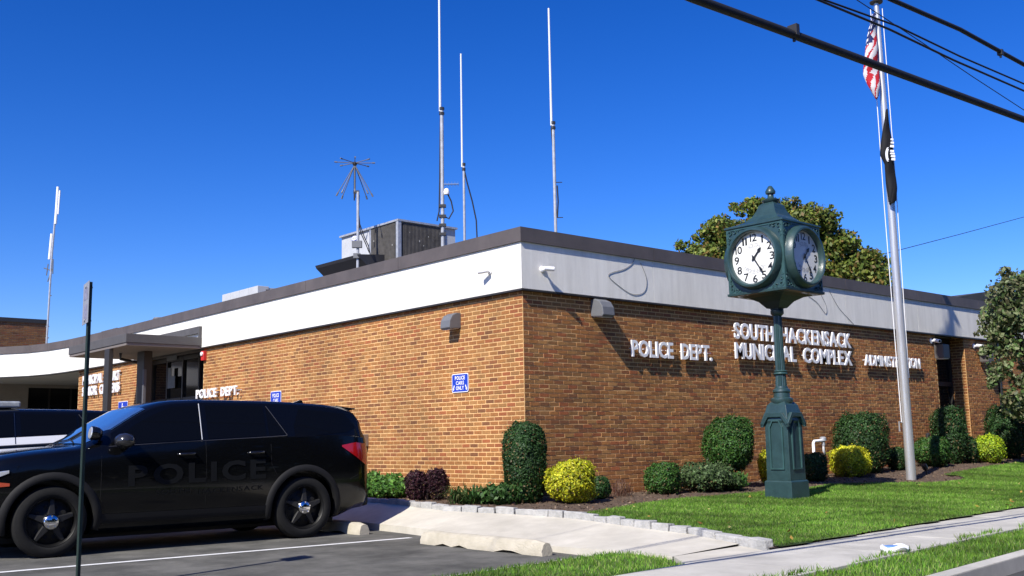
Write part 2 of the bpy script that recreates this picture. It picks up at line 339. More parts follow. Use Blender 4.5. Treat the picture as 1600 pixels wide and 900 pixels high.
# ================================================================ GROUND
m = MB(); m.add([(-900, -900, -.08), (900, -900, -.08), (900, 900, -.08), (-900, 900, -.08)], [(0, 1, 2, 3)]); structure(m.build('ground', mat('far_ground', (.07, .085, .045), .95, .3, .2)))
def sheet(name, poly, z, m_, lift=0):
    b = MB(); b.prism([(p[0], p[1]) for p in poly], (0, 0, z-.12), (1, 0, 0), (0, 1, 0), (0, 0, .12)); o = b.build(name, m_, fixn=True); return structure(o)
sheet('road', [(-60, curb_y(-60)-.15), (-60, -60), (60, -60), (60, curb_y(60)-.15)], -.03, M_road)
b = MB()
for i in range(-8, 12):
    x0, x1 = i*3.0+.006, i*3.0+2.994; b2 = MB(); yb = curb_y
    b2.prism([(x0, yb(x0)), (x0, yb(x0)-.15), (x1, yb(x1)-.15), (x1, yb(x1))], (0, 0, -.1), (1, 0, 0), (0, 1, 0), (0, 0, .20))
    if i == -8: curbo = structure(b2.build('kerb', M_walk, bevel=.012))
    else: b2.build('kerb_stone', M_walk, curbo, bevel=.012)
# pavement slabs
base = sheet('sidewalk', [(-45, edge_y(-45)-.01), (-45, low_y(-45)+.01), (45, low_y(45)+.01), (45, edge_y(45)-.01)], .085, mat('joint_dark', (.10, .10, .09), .95))
for i in range(-20, 22):
    x0, x1 = i*1.52+.008, i*1.52+1.512; k = .12; b2 = MB()
    b2.prism([(x0-k*.0, edge_y(x0)-.004), (x0+k, low_y(x0)+.004), (x1+k, low_y(x1)+.004), (x1, edge_y(x1)-.004)], (0, 0, .02), (1, 0, 0), (0, 1, 0), (0, 0, .09+random.uniform(-.002, .002)))
    b2.build('slab', M_walk, base, bevel=.006)
# parking lot
LOT = [(-60, 40), (3, 40), (3, 19.75), (-2.2, 19.75), (-2.2, .3), (-2.4, -.76), (-2.6, -1.6), (-2.68, -4.3), (-5.36, -4.52), (-40, -5.2)]
sheet('parking_lot', LOT, 0, M_asphalt)
def stripe(name, p, q, w):
    p, q = Vector((*p, 0)), Vector((*q, 0)); d = (q-p).normalized(); s_ = Vector((-d.y, d.x, 0))*w/2; n_ = 16; m = MB(); vs = []
    for i in range(n_+1):
        c = p.lerp(q, i/n_); vs += [c-s_*(1+random.uniform(-.06, .06))+Vector((0, 0, .005)), c+s_*(1+random.uniform(-.06, .06))+Vector((0, 0, .005))]
    m.add(vs, [(2*i, 2*i+2, 2*i+3, 2*i+1) for i in range(n_)]); return structure(m.build(name, M_paint))
stripe('parking_line', (-2.66, -.80), (-8.3, -.52), .10)
stripe('parking_line', (-2.55, 2.62), (-8.3, 2.9), .10)
stripe('parking_line', (-2.5, 5.8), (-8.3, 6.1), .10)
# concrete walk and apron
STN = [G(*p) for p in [(600, 785, .31), (700, 797, .27), (760, 800, .26), (820, 803, .25), (900, 809, .235), (1000, 823, .195), (1080, 833, .165), (1150, 847, .13), (1203, 858, .112)]]
STN = [Vector((STN[0].x+.05, 11.1, .30)), Vector((STN[0].x+.05, 4, .30))] + STN
print('STN', [tuple(round(c, 2) for c in p) for p in STN])
def inset(P, d):
    out = []
    for i, p in enumerate(P):
        t = (P[min(i+1, len(P)-1)]-P[max(i-1, 0)]); t.z = 0; t.normalize(); out.append(p+Vector((-t.y, t.x, 0))*d)
    return out
STI = inset(STN, .12)
jl = lambda x, o: edge_y(x)+o
mid = [p for p in STN if p.y > jl(p.x, .50)]
lastp = STN[-1]; cut = next(STN[i].lerp(STN[i+1], (STN[i].y-jl(STN[i].x, .5))/max(1e-6, (STN[i].y-STN[i+1].y))) for i in range(len(STN)-1) if STN[i].y > jl(STN[i].x, .5) and STN[i+1].y <= jl(STN[i+1].x, .5))
inn = [p for p in mid]+[Vector((cut.x, cut.y, cut.z))]
OUTP = [Vector((-2.2, 11.1, .09)), Vector((-2.2, 4, .09)), Vector((-2.2, 2.0, .09)), Vector((-2.3, .1, .09)), Vector((-2.4, -.76, .09)), Vector((-2.5, -1.4, .09)), Vector((-2.6, -2.4, .07)), Vector((-2.66, -3.4, .06)), Vector((-2.72, -4.34, .085)), Vector((-2.80, (-4.34+jl(-2.85, .5))/2, .09)), Vector((-2.85, jl(-2.85, .5), .095))]
def resam(P, n):
    L = [0]
    for a, b_ in zip(P[:-1], P[1:]): L.append(L[-1]+(b_-a).length)
    out = []
    for k in range(n+1):
        t = L[-1]*k/n; i = min(len(P)-2, int(np.searchsorted(L, t, side='right'))-1); out.append(P[i].lerp(P[i+1], (t-L[i])/max(1e-9, L[i+1]-L[i])))
    return out
A_, B_ = resam(inn, 60), resam(OUTP, 60); m = MB(); NJ = 10; vs = []
for a, b_ in zip(A_, B_):
    for k in range(NJ+1): t = k/NJ; q = b_.lerp(a, t); q.z = b_.z+(a.z-.012-b_.z)*t**1.0; vs.append(q)
    q = b_.copy(); q.z = -.06; vs.append(q)
st_ = NJ+2; fs = [(i*st_+k, (i+1)*st_+k, (i+1)*st_+k+1, i*st_+k+1) for i in range(60) for k in range(NJ)]+[(i*st_, i*st_+NJ+1, (i+1)*st_+NJ+1, (i+1)*st_) for i in range(60)]
m.add(vs, fs); structure(m.build('concrete_walk', M_conc, fixn=True, smooth=40))
sheet('concrete_apron', [(cut.x, cut.y-.02), (lastp.x-.05, lastp.y), (lastp.x-.1, edge_y(lastp.x)+.012), (-3.28, edge_y(-3.28)+.012), (-2.86, jl(-2.86, .5)-.02)], .098, M_conc)
sheet('joint_base', [(-1.2, -4.4), (lastp.x, lastp.y), (-3.3, edge_y(-3.3)-.02), (-2.8, -4.5)], .06, MATS['joint_dark'])
# narrow kerb on the front of the lot
m = MB(); kp = [(-2.66, -4.26), (-4, -4.38), (-5.36, -4.48), (-9, -4.72), (-14, -5.0)]
m.prism(kp+[(x, y-.13) for x, y in kp[::-1]], (0, 0, -.05), (1, 0, 0), (0, 1, 0), (0, 0, .105)); structure(m.build('lot_kerb', M_conc, bevel=.008))
# yard: mulch bed and lawn
YARD = [(p.x, p.y) for p in inset(STN, .05)]+[(x, edge_y(x)) for x in (0, 5, 10, 20, 40)]+[(40, .35), (.2, .35), (.2, 11.1)]
LAWNPX = [(905, 806), (930, 801), (960, 796), (1005, 788), (1060, 781), (1110, 777), (1170, 772), (1215, 767), (1262, 764), (1300, 758), (1350, 757), (1405, 756), (1440, 748), (1478, 742), (1520, 734), (1560, 728)]
LAWN = [(p.x, p.y) for p in STI[6:]] + [(x, edge_y(x)-.02) for x in (0, 5, 10, 20, 40)] + [(40, -.5), (17, -1.0)] + [(GT(*p).x, GT(*p).y) for p in LAWNPX[::-1]]
FPB = GT(1424, 750)
RINGC = (FPB.x+.12, FPB.y+.0)
def grid(name, poly, dz, m_, st, hole=None, bump=0):
    xs0, xs1 = min(p[0] for p in poly), max(p[0] for p in poly); ys0, ys1 = min(p[1] for p in poly), max(p[1] for p in poly)
    xs = np.concatenate([np.arange(xs0, min(16, xs1), st), np.arange(min(16, xs1), xs1+.3, .4)]); ys = np.arange(ys0, ys1+st, st)
    X, Y = np.meshgrid(xs, ys); cx = (X[:-1, :-1]+X[1:, 1:])/2; cy = (Y[:-1, :-1]+Y[1:, 1:])/2
    ins = inpoly(cx.ravel(), cy.ravel(), poly)
    if hole is not None: ins &= (((cx.ravel()-hole[0])/hole[2])**2+((cy.ravel()-hole[1])/hole[3])**2) > 1
    Z = np.array([T(a, b) for a, b in zip(X.ravel(), Y.ravel())])+dz+bump*rng.normal(size=X.size)
    V = np.stack([X.ravel(), Y.ravel(), Z], 1); nx = len(xs); F = []
    for k in np.nonzero(ins)[0]:
        i, j = divmod(int(k), nx-1); a = i*nx+j; F.append((a, a+1, a+nx+1, a+nx))
    me = bpy.data.meshes.new(name); me.from_pydata(V.tolist(), [], F); me.materials.append(m_); me.update(); bm = bmesh.new(); bm.from_mesh(me)
    bmesh.ops.delete(bm, geom=[v for v in bm.verts if not v.link_faces], context='VERTS'); bm.to_mesh(me); bm.free(); return put(name, me, kind='structure')
grid('mulch_bed', YARD, 0, M_mulch, .09, bump=.008)
HOLE = (RINGC[0]+.25, RINGC[1]-.12, 1.05, .48)
grid('lawn', LAWN, .016, M_soil, .09, HOLE)
STRIP = [(-16, -5.22), (-5.36, -4.62), (-2.86, -4.42), (-2.72, -4.6), (-2.83, -5.1), (-3.28, edge_y(-3.28)+.01), (-16, edge_y(-16)+.01)]
sheet('grass_strip', STRIP, .07, M_soil)
VERGE = [(-16, low_y(-16)), (-3.4, low_y(-3.4)), (40, low_y(40)), (40, curb_y(40)), (-16, curb_y(-16))]
sheet('verge', VERGE, .085, M_soil)
def scatter(poly, n, zf, x1=None, hole=None):
    xa, xb = min(p[0] for p in poly), x1 or max(p[0] for p in poly); ya, yb = min(p[1] for p in poly), max(p[1] for p in poly)
    x = xa+(xb-xa)*rng.random(n); y = ya+(yb-ya)*rng.random(n); k = inpoly(x, y, poly)
    if hole: k &= (((x-hole[0])/hole[2])**2+((y-hole[1])/hole[3])**2) > 1
    x, y = x[k], y[k]; return np.stack([x, y, np.array([zf(a, b) for a, b in zip(x, y)])], 1)
GP = [(.15, .31, .03), (.19, .36, .04), (.10, .24, .025), (.23, .38, .06), (.30, .37, .11), (.17, .32, .035), (.08, .19, .02), (.12, .27, .03)]
blades('lawn_grass', scatter(LAWN, 330000, lambda a, b: T(a, b)+.012, 17, HOLE), .032, .005, GP, label='sunlit mown grass between the planting bed and the pavement')
def ragged(poly, d=.07):  # grass hanging over its edge a little
    return [(x+random.uniform(-d, d), y+random.uniform(-d, d)) for x, y in poly]
blades('strip_grass', scatter(STRIP, 60000, lambda a, b: .068, None), .042, .005, GP, label='wedge of grass between the parking lot and the pavement')
VV = [(-4.2, low_y(-4.2))]+[(x, low_y(x)+.05+.07*math.sin(x*3.1)+.05*math.sin(x*7.7)) for x in np.arange(-4, 12, .2)]+[(12, curb_y(12)), (-4.2, curb_y(-4.2))]
blades('verge_grass', scatter(VV, 60000, lambda a, b: .083 if b < low_y(a) else .108, None), .048, .0055, GP, label='rough grass verge between the pavement and the kerb')
# fallen leaves
fl = np.vstack([scatter(LAWN, 130, lambda a, b: T(a, b)+.055, 15), scatter(VV, 14, lambda a, b: .14), scatter(STRIP, 16, lambda a, b: .13)])
o = put('fallen_leaves', leaf_mesh('fallen_leaves', fl, np.array([0, 0, 1])+.5*rng.normal(size=(len(fl), 3)), .028, mixcols(len(fl), [(.35, .28, .05), (.4, .25, .06), (.25, .12, .03), (.5, .45, .15)]), .6)); tag(o, 'scattered dry yellow leaves fallen on the grass', 'leaves', kind='stuff')
# mulch chips
mc = scatter(YARD, 26000, lambda a, b: T(a, b)+.012, 17); lk = ~inpoly(mc[:, 0], mc[:, 1], LAWN) | ((((mc[:, 0]-HOLE[0])/HOLE[2])**2+((mc[:, 1]-HOLE[1])/HOLE[3])**2) < 1); mc = mc[lk]
o = put('mulch_chips', leaf_mesh('mulch_chips', mc, np.array([0, 0, 1])+.7*rng.normal(size=(len(mc), 3)), .022, mixcols(len(mc), [(.09, .055, .035), (.14, .09, .06), (.05, .03, .02), (.22, .16, .11), (.12, .06, .03)]), .4, mat('wood_chip', (.1, .1, .1), .95, attr=True))); tag(o, 'brown wood mulch covering the planting bed', 'mulch', kind='stuff')
# edging stones
ed = bpy.data.objects.new('bed_edging', None); C.objects.link(ed); ed['kind'] = 'structure'
acc = 0; path = STN[1:]; seg = [(path[i+1]-path[i]).length for i in range(len(path)-1)]; tot = sum(seg)
def along(s):
    for i, L in enumerate(seg):
        if s <= L: return path[i].lerp(path[i+1], s/L), (path[i+1]-path[i]).normalized()
        s -= L
    return path[-1], (path[-1]-path[-2]).normalized()
s_ = 0
while s_ < tot-.2:
    L = random.uniform(.24, .33); p, d = along(s_+L/2); h = random.uniform(.055, .08); nrm_ = Vector((-d.y, d.x, 0)); an = random.uniform(-.05, .05)
    d = Matrix.Rotation(an, 3, 'Z') @ d; nrm_ = Vector((-d.y, d.x, 0)); up_ = Vector((random.uniform(-.06, .06), random.uniform(-.06, .06), 1)).normalized()
    b2 = MB(); d.z = 0; d.normalize(); b2.obox((p.x+nrm_.x*.05, p.y+nrm_.y*.05, p.z+h/2-.035), d*(L/2-.008), nrm_*.055, up_*(h/2+.03))
    for q in range(8): b2.v[q] = tuple(c+random.uniform(-.009, .009) for c in b2.v[q])
    b2.build('stone', M_stone, ed, bevel=.012); s_ += L
# ================================================================ BUILDING
ZT, ZW, ZF = 4.41, 4.187, 3.468        # top of coping, coping / stucco joint, bottom of stucco band
Bd = thing('municipal_building', 'one-storey brick municipal building with a white stucco band and brown roof edge', 'building', (0, 0, 0))
core = MB(); Y1, Y2 = 11.2, 15.09; X1, X2 = 12.83, 14.26
core.box(0, .3, 0, Y1, -.1, ZF+.3); core.box(.301, X1, 0, .3, -.1, ZF+.3); core.box(X2, 15.93, 0, .3, -.1, ZF+.3); core.box(16.05, 24, 0, .3, -.1, ZF+.3)
core.box(0, .3, Y2, 19.7, -.1, ZF+.3); core.box(.3, 1.9, Y2, Y2+.3, -.1, ZF+.3); core.box(.3, 1.9, Y1-.3, Y1, -.1, ZF+.3)
core.box(X1-.3, X1, .3, 1.5, -.1, ZF+.3); core.box(X2, X2+.3, .3, 1.5, -.1, ZF+.3); core.box(.3, 1.8, 19.4, 19.7, -.1, ZF+.3)
core.box(23.7, 24, .3, 30, -.1, ZF+.3)
core.build('wall', M_mortar, Bd)
PAL = [(.385, .170, .048), (.345, .138, .036), (.365, .145, .037), (.305, .106, .032), (.25, .085, .029), (.41, .20, .064), (.34, .094, .031), (.365, .16, .044), (.18, .068, .026), (.335, .128, .036), (.38, .185, .055), (.27, .125, .038), (.345, .134, .037)]
BRK = []
def bricks(o, ux, n, L, z0, z1, first=0):
    o, ux, n = Vector(o), Vector(ux), Vector(n); k = 0; z = z0
    while z < z1-.03:
        x = -(.1015 if (k+first) % 2 else 0)
        while x < L-.02:
            a, b_ = max(0, x)+.0078, min(L, x+.203)-.0078
            if b_-a > .03: BRK.append((o+ux*((a+b_)/2)+Vector((0, 0, z+.034)), ux, n, (b_-a)/2, min(.0257, (z1-z)/2-.004)))
            x += .203
        z += .0677; k += 1
bricks((0, 0, 0), (1, 0, 0), (0, -1, 0), X1, .0, ZF-.01); bricks((0, 0, 0), (0, 1, 0), (-1, 0, 0), Y1, .0, ZF-.01, 1)
bricks((X2, 0, 0), (1, 0, 0), (0, -1, 0), 1.67, .0, ZF-.01); bricks((16.05, 0, 0), (1, 0, 0), (0, -1, 0), 7.95, .0, ZF-.01)
bricks((0, Y2, 0), (0, 1, 0), (-1, 0, 0), 4.61, .0, ZF-.01); bricks((0, Y2, 0), (1, 0, 0), (0, -1, 0), .38, .0, ZF-.01); bricks((X2, 0, 0), (0, 1, 0), (-1, 0, 0), .40, .0, ZF-.01)
bricks((16.05, 0, 0), (0, 1, 0), (-1, 0, 0), .3, .0, ZF-.01)
def bscore(b):
    v = b[0]-EYE; d = v.length; return (abs(v.dot(b[2]))/d)*b[3]/(d*d)*(1 if 1.15 < b[0].z < 3.3 else .4)
BRK.sort(key=bscore, reverse=True)
def brick_geo(mb, c, ux, n, hl, hz, col, j=True):
    c = Vector(c); t = Vector((0, 0, 1)); out = .0042+(random.uniform(-.0015, .002) if j else 0); ty = random.uniform(-.001, .001) if j else 0; tx = random.uniform(-.0014, .0014) if j else 0
    f = [c+ux*(a*hl)+t*(b_*hz)+n*(out+a*tx+b_*ty) for a, b_ in ((-1, -1), (1, -1), (1, 1), (-1, 1))]; g = [c+ux*(a*hl)+t*(b_*hz)-n*.01 for a, b_ in ((-1, -1), (1, -1), (1, 1), (-1, 1))]
    fl = [(0, 1, 2, 3), (4, 5, 1, 0), (5, 6, 2, 1), (6, 7, 3, 2), (7, 4, 0, 3)]
    if ux.cross(t).dot(n) < 0: fl = [q[::-1] for q in fl]
    mb.add(f+g, fl, 0, col)
def bcol():
    c = random.choice(PAL); c = tuple(v*.78+w*.22 for v, w in zip(c, (.33, .14, .041))); k = random.uniform(.92, 1.10); return tuple(v*k for v in c)
proto = {}
for i, (c, ux, n, hl, hz) in enumerate(BRK[:300]):
    key = (tuple(ux), round(hl, 2), i % 40)
    if key not in proto:
        mb = MB(); brick_geo(mb, (0, 0, 0), ux, n, hl, hz, bcol()); ob = mb.build('brick', M_brick, Bd, local=True, colors=True); proto[key] = ob.data; ob.location = c
    else: ob = put('brick', proto[key], Bd); ob.location = c
mb = MB()
for c, ux, n, hl, hz in BRK[300:]: brick_geo(mb, c, ux, n, hl, hz, bcol())
mb.build('brick_courses', M_brick, Bd, colors=True, kind='stuff')
# stucco band and coping follow the eaves line
curve = [(-.08, 16.0), (-.10, 17.5), (-.14, 19.0), (-.20, 20.3), (-.34, 21.5), (-.62, 22.5), (-1.15, 23.4), (-2.0, 24.2), (-3.3, 25.0), (-5.2, 25.7), (-7.5, 26.2)]
PATH = [Vector((24, -.08, 0)), Vector((-.08, -.08, 0))]+[Vector((x, y, 0)) for x, y in curve]
dense = [PATH[0]]; brk = []
def resample(path, step):
    out = []
    for i in range(len(path)-1):
        L = (path[i+1]-path[i]).length; k = max(1, round(L/step))
        for q in range(k): out.append((path[i].lerp(path[i+1], q/k), i))
    out.append((path[-1], len(path)-2)); return out
def pnorm(path, i):
    ns = []
    for a, b_ in ((i-1, i), (i, i+1)):
        if 0 <= a and b_ < len(path): d = (path[b_]-path[a]).normalized(); ns.append(Vector((-d.y, d.x, 0)))
    n = sum(ns, Vector()); n.normalize(); return n/max(.5, n.dot(ns[0]))
def band(name, path, z0, z1, out, thick, m_, parent, gap=.004, bev=0):
    for i in range(len(path)-1):
        a, b_ = path[i], path[i+1]; d = (b_-a).normalized(); na, nb = pnorm(path, i), pnorm(path, i+1)
        pts = [a+na*out+d*gap*(1 if abs(na.dot(d)) < .1 else 0), b_+nb*out-d*gap*(1 if abs(nb.dot(d)) < .1 else 0), b_-nb*thick-d*gap*(1 if abs(nb.dot(d)) < .1 else 0), a-na*thick+d*gap*(1 if abs(na.dot(d)) < .1 else 0)]
        mb = MB(); mb.prism([(p.x, p.y) for p in pts], (0, 0, z0), (1, 0, 0), (0, 1, 0), (0, 0, z1-z0)); mb.build(name, m_, parent, fixn=True)
rp = [p for p, _ in resample(PATH, 3.05)]
band('stucco_panel', rp, ZF, ZW-.002, 0, .25, M_stucco, Bd, .003)
band('coping', rp, ZW, ZT, .035, .32, M_coping, Bd, .004)
drip = MB()
inner = MB()
for i in range(len(rp)-1):
    na, nb = pnorm(rp, i), pnorm(rp, i+1); a, b_ = rp[i]-na*.001, rp[i+1]-nb*.001; mb = inner
    q = [a+na*.004, b_+nb*.004, b_-nb*.12, a-na*.12]; mb.prism([(p.x, p.y) for p in q], (0, 0, ZF-.028), (1, 0, 0), (0, 1, 0), (0, 0, .026))
inner.build('soffit_trim', M_dark, Bd, fixn=True)
rf = MB(); rpoly = [(p.x-pnorm(rp, i).x*.3, p.y-pnorm(rp, i).y*.3) for i, p in enumerate(rp)]+[(-7.5, 40), (24, 40)]
rf.prism(rpoly, (0, 0, ZW-.12), (1, 0, 0), (0, 1, 0), (0, 0, .1)); rf.build('roof', M_roof, Bd, fixn=True)
# porch under the curved wing
pc = MB(); pcp = [(p.x+.1, p.y+.06) for p in PATH[5:]]; pc.prism([(4.5, 19.72), (.0, 19.72)]+pcp+[(-7.5, 33), (4.5, 33)], (0, 0, ZF+.03), (1, 0, 0), (0, 1, 0), (0, 0, .05)); pc.build('porch_soffit', M_soffit2, Bd, fixn=True)
xa, xb = PY(44, 620, 27.5).x, PY(118, 620, 27.5).x
wb = MB(); wb.box(-12, xa, 27.5, 27.8, -.1, ZF+.03); wb.box(xa, 4, 27.5, 27.8, 3.38, ZF+.03); wb.box(xb+.6, 4, 27.5, 27.8, -.1, 3.38); wb.build('porch_wall', mat('porch_render', (.33, .29, .25), .9, .1, 3), Bd)
gm_ = MB(); gm_.box(xa, xb+.6, 27.6, 27.64, 0, 3.38); gw = gm_.build('window', M_glass, Bd)
fm = MB()
for i in range(4): x = xa+(xb+.6-xa)*i/3; fm.box(x-.03, x+.03, 27.55, 27.62, 0, 3.38)
for z in (.6, 2.2): fm.box(xa+.03, xb+.57, 27.56, 27.61, z-.03, z+.03)
fm.build('frame', M_dark, gw)
# left recessed entrance (police door) behind the canopy
def storefront(P0, ux, n, W_, H_, z0, splits, parent):
    P0, ux, n = Vector(P0), Vector(ux), Vector(n); g = MB(); g.prism([(0, z0), (W_, z0), (W_, H_), (0, H_)], P0, ux, (0, 0, 1), n*.02); gl = g.build('glazing', M_glass, parent, fixn=True)
    f = MB()
    def bar(x0, x1, za, zb): f.prism([(x0, za), (x1, za), (x1, zb), (x0, zb)], P0+n*.021, ux, (0, 0, 1), n*.05)
    xs = [0]+splits+[W_]
    for x in xs: bar(x-.03 if 0 < x < W_ else (0 if x == 0 else W_-.06), x+.03 if 0 < x < W_ else (.06 if x == 0 else W_), z0, H_)
    for i in range(len(xs)-1):
        for z in (z0+.12, 2.35, H_-.06): bar(xs[i]+.06, xs[i+1]-.06, z-.05, z+.05)
    f.build('frame', M_dark, gl, fixn=True)
    i = len(xs)//2; x = xs[i]; hb = MB(); hb.tube([P0+ux*(x-.12)+Vector((0, 0, 1.35))+n*.1, P0+ux*(x-.12)+Vector((0, 0, .95))+n*.1], .018, 8); hb.build('door_handle', M_alu, gl); return gl
storefront((.40, Y1, 0), (0, 1, 0), (-1, 0, 0), Y2-Y1, 3.44, .1, [1.0, 1.95, 2.9], Bd)
storefront((X1, .42, 0), (1, 0, 0), (0, -1, 0), X2-X1, 3.44, .5, [.5], Bd)
for bx in ((.301, 1.9, Y1, Y2, ZF-.01, ZF+.05), (X1, X2, .30, 1.5, ZF-.01, ZF+.05)): MB().box(*bx).build('recess_ceiling', M_soffit, Bd)
for bx in ((-1.95, .36, Y1+.05, Y2-.05, -.05, .14), (X1+.02, X2-.02, -.5, .40, .3, .52)): MB().box(*bx).build('entrance_step', M_conc, Bd)
nw = MB(); nw.prism([(0, 0), (.45, 0), (.45, .30), (.22, .30), (.22, .52), (0, .52)], PX(262, 606, 0.30)+Vector((0, 0, -.02)), (0, -1, 0), (0, 0, 1), (-.01, 0, 0)); nw.prism([(0, 0), (.62, 0), (.62, .12), (0, .12)], PX(260, 592, 0.30)+Vector((0, 0, .45)), (0, -1, 0), (0, 0, 1), (-.01, 0, 0)); nw.build('window_notice', mat('notice_paper', (.16, .165, .17), .7, .1, 6), Bd)
dp = MB(); dp.box(15.96, 16.02, -.05, .02, .4, ZF-.03); dp.build('downpipe', M_dark, Bd)
# canopy
cn = thing('entrance_canopy', 'flat grey entrance canopy on dark columns in front of the police door', 'canopy', (-1.85, 11.2, 0))
m = MB(); m.box(-1.85, -.085, 11.15, 14.95, 3.50, 3.70); m.build('canopy_slab', M_canopy, cn, bevel=.01)
m = MB(); m.box(-1.83, -.09, 11.17, 14.93, 3.44, 3.497); m.build('canopy_soffit', mat('canopy_soffit', (.17, .145, .13), .8), cn)
m = MB(); m.box(-.15, -.086, 11.22, 14.95, 3.80, 3.96); m.box(-.152, -.086, 11.16, 11.215, 3.48, 3.96); m.build('flashing', M_canopy, cn)
m = MB(); m.box(-1.85, -1.75, 12.15, 12.45, .145, 3.44); m.build('column', M_dark, cn, bevel=.01)
m = MB(); m.box(-.95, -.75, 12.37, 12.8, .145, 3.44); m.build('column', M_dark, cn, bevel=.01)
m = MB(); m.box(-.99, -.92, 12.26, 12.34, .145, 3.0); m.build('column', mat('column_grey', (.10, .10, .11), .5), cn, bevel=.01)
m = MB(); m.tube([(-1.2, 13.2, 3.44), (-1.2, 13.2, 3.3), (-.7, 13.25, 3.22), (-.5, 13.3, 3.2)], .035, 8); m.build('drain_pipe', M_dark, cn)
# brick storey rising behind the wing
t = thing('brick_penthouse', 'brick upper storey coloured darker as if shaded, with a black coping beyond the roof at far left', 'building', (-6, 31, 4.2))
pr = PY(72, 535, 31).x; ztp = PY(60, 499, 31).z; m = MB(); m.box(-16, pr, 31, 38, 4.1, ztp-.15); m.build('wall', mat('mortar_shaded', (.22, .15, .10), .9), t)
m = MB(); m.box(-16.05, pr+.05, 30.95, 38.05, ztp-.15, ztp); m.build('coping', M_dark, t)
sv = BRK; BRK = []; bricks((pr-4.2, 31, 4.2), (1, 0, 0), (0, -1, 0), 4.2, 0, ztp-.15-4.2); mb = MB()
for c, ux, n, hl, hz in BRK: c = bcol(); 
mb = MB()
for c0, ux, n, hl, hz in BRK: brick_geo(mb, c0, ux, n, hl, hz, tuple(v*.62 for v in bcol()))  # brick and mortar tones darkened here to paint in the wall's shade
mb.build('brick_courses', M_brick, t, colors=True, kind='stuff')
# ---------------------------------------------------------------- raised letters
FX, FN = (1, 0, 0), (0, -1, 0); LX, LN = (0, -1, 0), (-1, 0, 0)
def rz(x, y): return PY(x, y, -.1).z
def lz(x, y): return PX(x, y, -.1).z
letters('POLICE DEPT.', 'white raised POLICE DEPT. letters on the front wall beside a lamp', (0, 0, 0), FX, FN, PY(988, 545, -.1).x, PY(1113, 550, -.1).x, rz(988, 556), rz(988, 531))
letters('SOUTH HACKENSACK\nMUNICIPAL COMPLEX', 'two lines of large white raised letters, SOUTH HACKENSACK MUNICIPAL COMPLEX', (0, 0, 0), FX, FN, PY(1149, 530, -.1).x, PY(1331, 550, -.1).x, rz(1148, 559), rz(1149, 504))
letters('ADMINISTRATION', 'white raised ADMINISTRATION letters behind the flagpole', (0, 0, 0), FX, FN, PY(1352, 560, -.1).x, PY(1438, 565, -.1).x, rz(1352, 570), rz(1352, 554))
letters('POLICE DEPT.', 'white raised POLICE DEPT. letters above the parked black police SUV', (0, 0, 0), LX, LN, -PX(306, 613, -.1).y, -PX(372, 608, -.1).y, lz(372, 616), lz(372, 602))
letters('MUNICIPAL COURT\nSENIOR CITIZENS', 'two lines of white raised letters, MUNICIPAL COURT and SENIOR CITIZENS, behind the canopy column', (0, 0, 0), LX, LN, -PX(128, 600, -.1).y, -PX(185, 600, -.1).y, lz(128, 619), lz(128, 588), .07, .04)
# ================================================================ VEHICLES
def ip(x, t): xs = [a for a, _ in t]; return float(np.interp(x, xs, [b for _, b in t]))
def cur(x, t):   # smooth interpolation (monotone cubic-ish)
    xs = [a for a, _ in t]; ys = [b for _, b in t]; i = max(0, min(len(xs)-2, int(np.searchsorted(xs, x))-1)); h = xs[i+1]-xs[i]; u = min(1, max(0, (x-xs[i])/h))
    def sl(j):
        if j <= 0 or j >= len(xs)-1: return 0 if j <= 0 else (ys[-1]-ys[-2])/(xs[-1]-xs[-2])
        a, b = (ys[j]-ys[j-1])/(xs[j]-xs[j-1]), (ys[j+1]-ys[j])/(xs[j+1]-xs[j]); return 0 if a*b <= 0 else 2*a*b/(a+b)
    m0, m1 = sl(i)*h, sl(i+1)*h; return (2*u**3-3*u*u+1)*ys[i]+(u**3-2*u*u+u)*m0+(-2*u**3+3*u*u)*ys[i+1]+(u**3-u*u)*m1
WT = [(-2.60, .66), (-2.55, .80), (-2.45, .89), (-2.2, .95), (-1.5, .99), (0, 1.0), (1.5, .985), (1.95, .95), (2.2, .88), (2.34, .76), (2.42, .60)]
ZB = [(-2.60, 1.10), (-2.5, 1.25), (-2.0, 1.29), (-1.2, 1.275), (0, 1.235), (1.15, 1.17), (1.8, 1.10), (2.15, 1.03), (2.34, .93), (2.42, .80)]
ZC = [(-2.60, 1.16), (-2.57, 1.28), (-2.42, 1.55), (-2.34, 1.645), (-2.26, 1.68), (-1.8, 1.735), (-1.0, 1.765), (-.3, 1.77), (.1, 1.755), (.38, 1.70), (.62, 1.58), (1.0, 1.345), (1.20, 1.225), (1.5, 1.195), (1.9, 1.15), (2.2, 1.08), (2.34, .98), (2.42, .86)]
def wv(x): return cur(x, WT)
def zb(x): return cur(x, ZB)
def zc(x): return ip(x, ZC) if -2.62 < x < -2.36 or .62 <= x <= 1.2 else cur(x, ZC)
def tumble(x, z): return .935*wv(x)-(z-zb(x))*(.36+.05*(z-zb(x)))
def yside(x, z):
    w = wv(x); b_ = zb(x)
    if z >= b_: return tumble(x, z)
    return float(np.interp(z, [.24, .32, .48, .72, .92, min(1.08, b_-.06), b_], [.80*w, .945*w, .985*w, w, .998*w, .985*w, .955*w]))
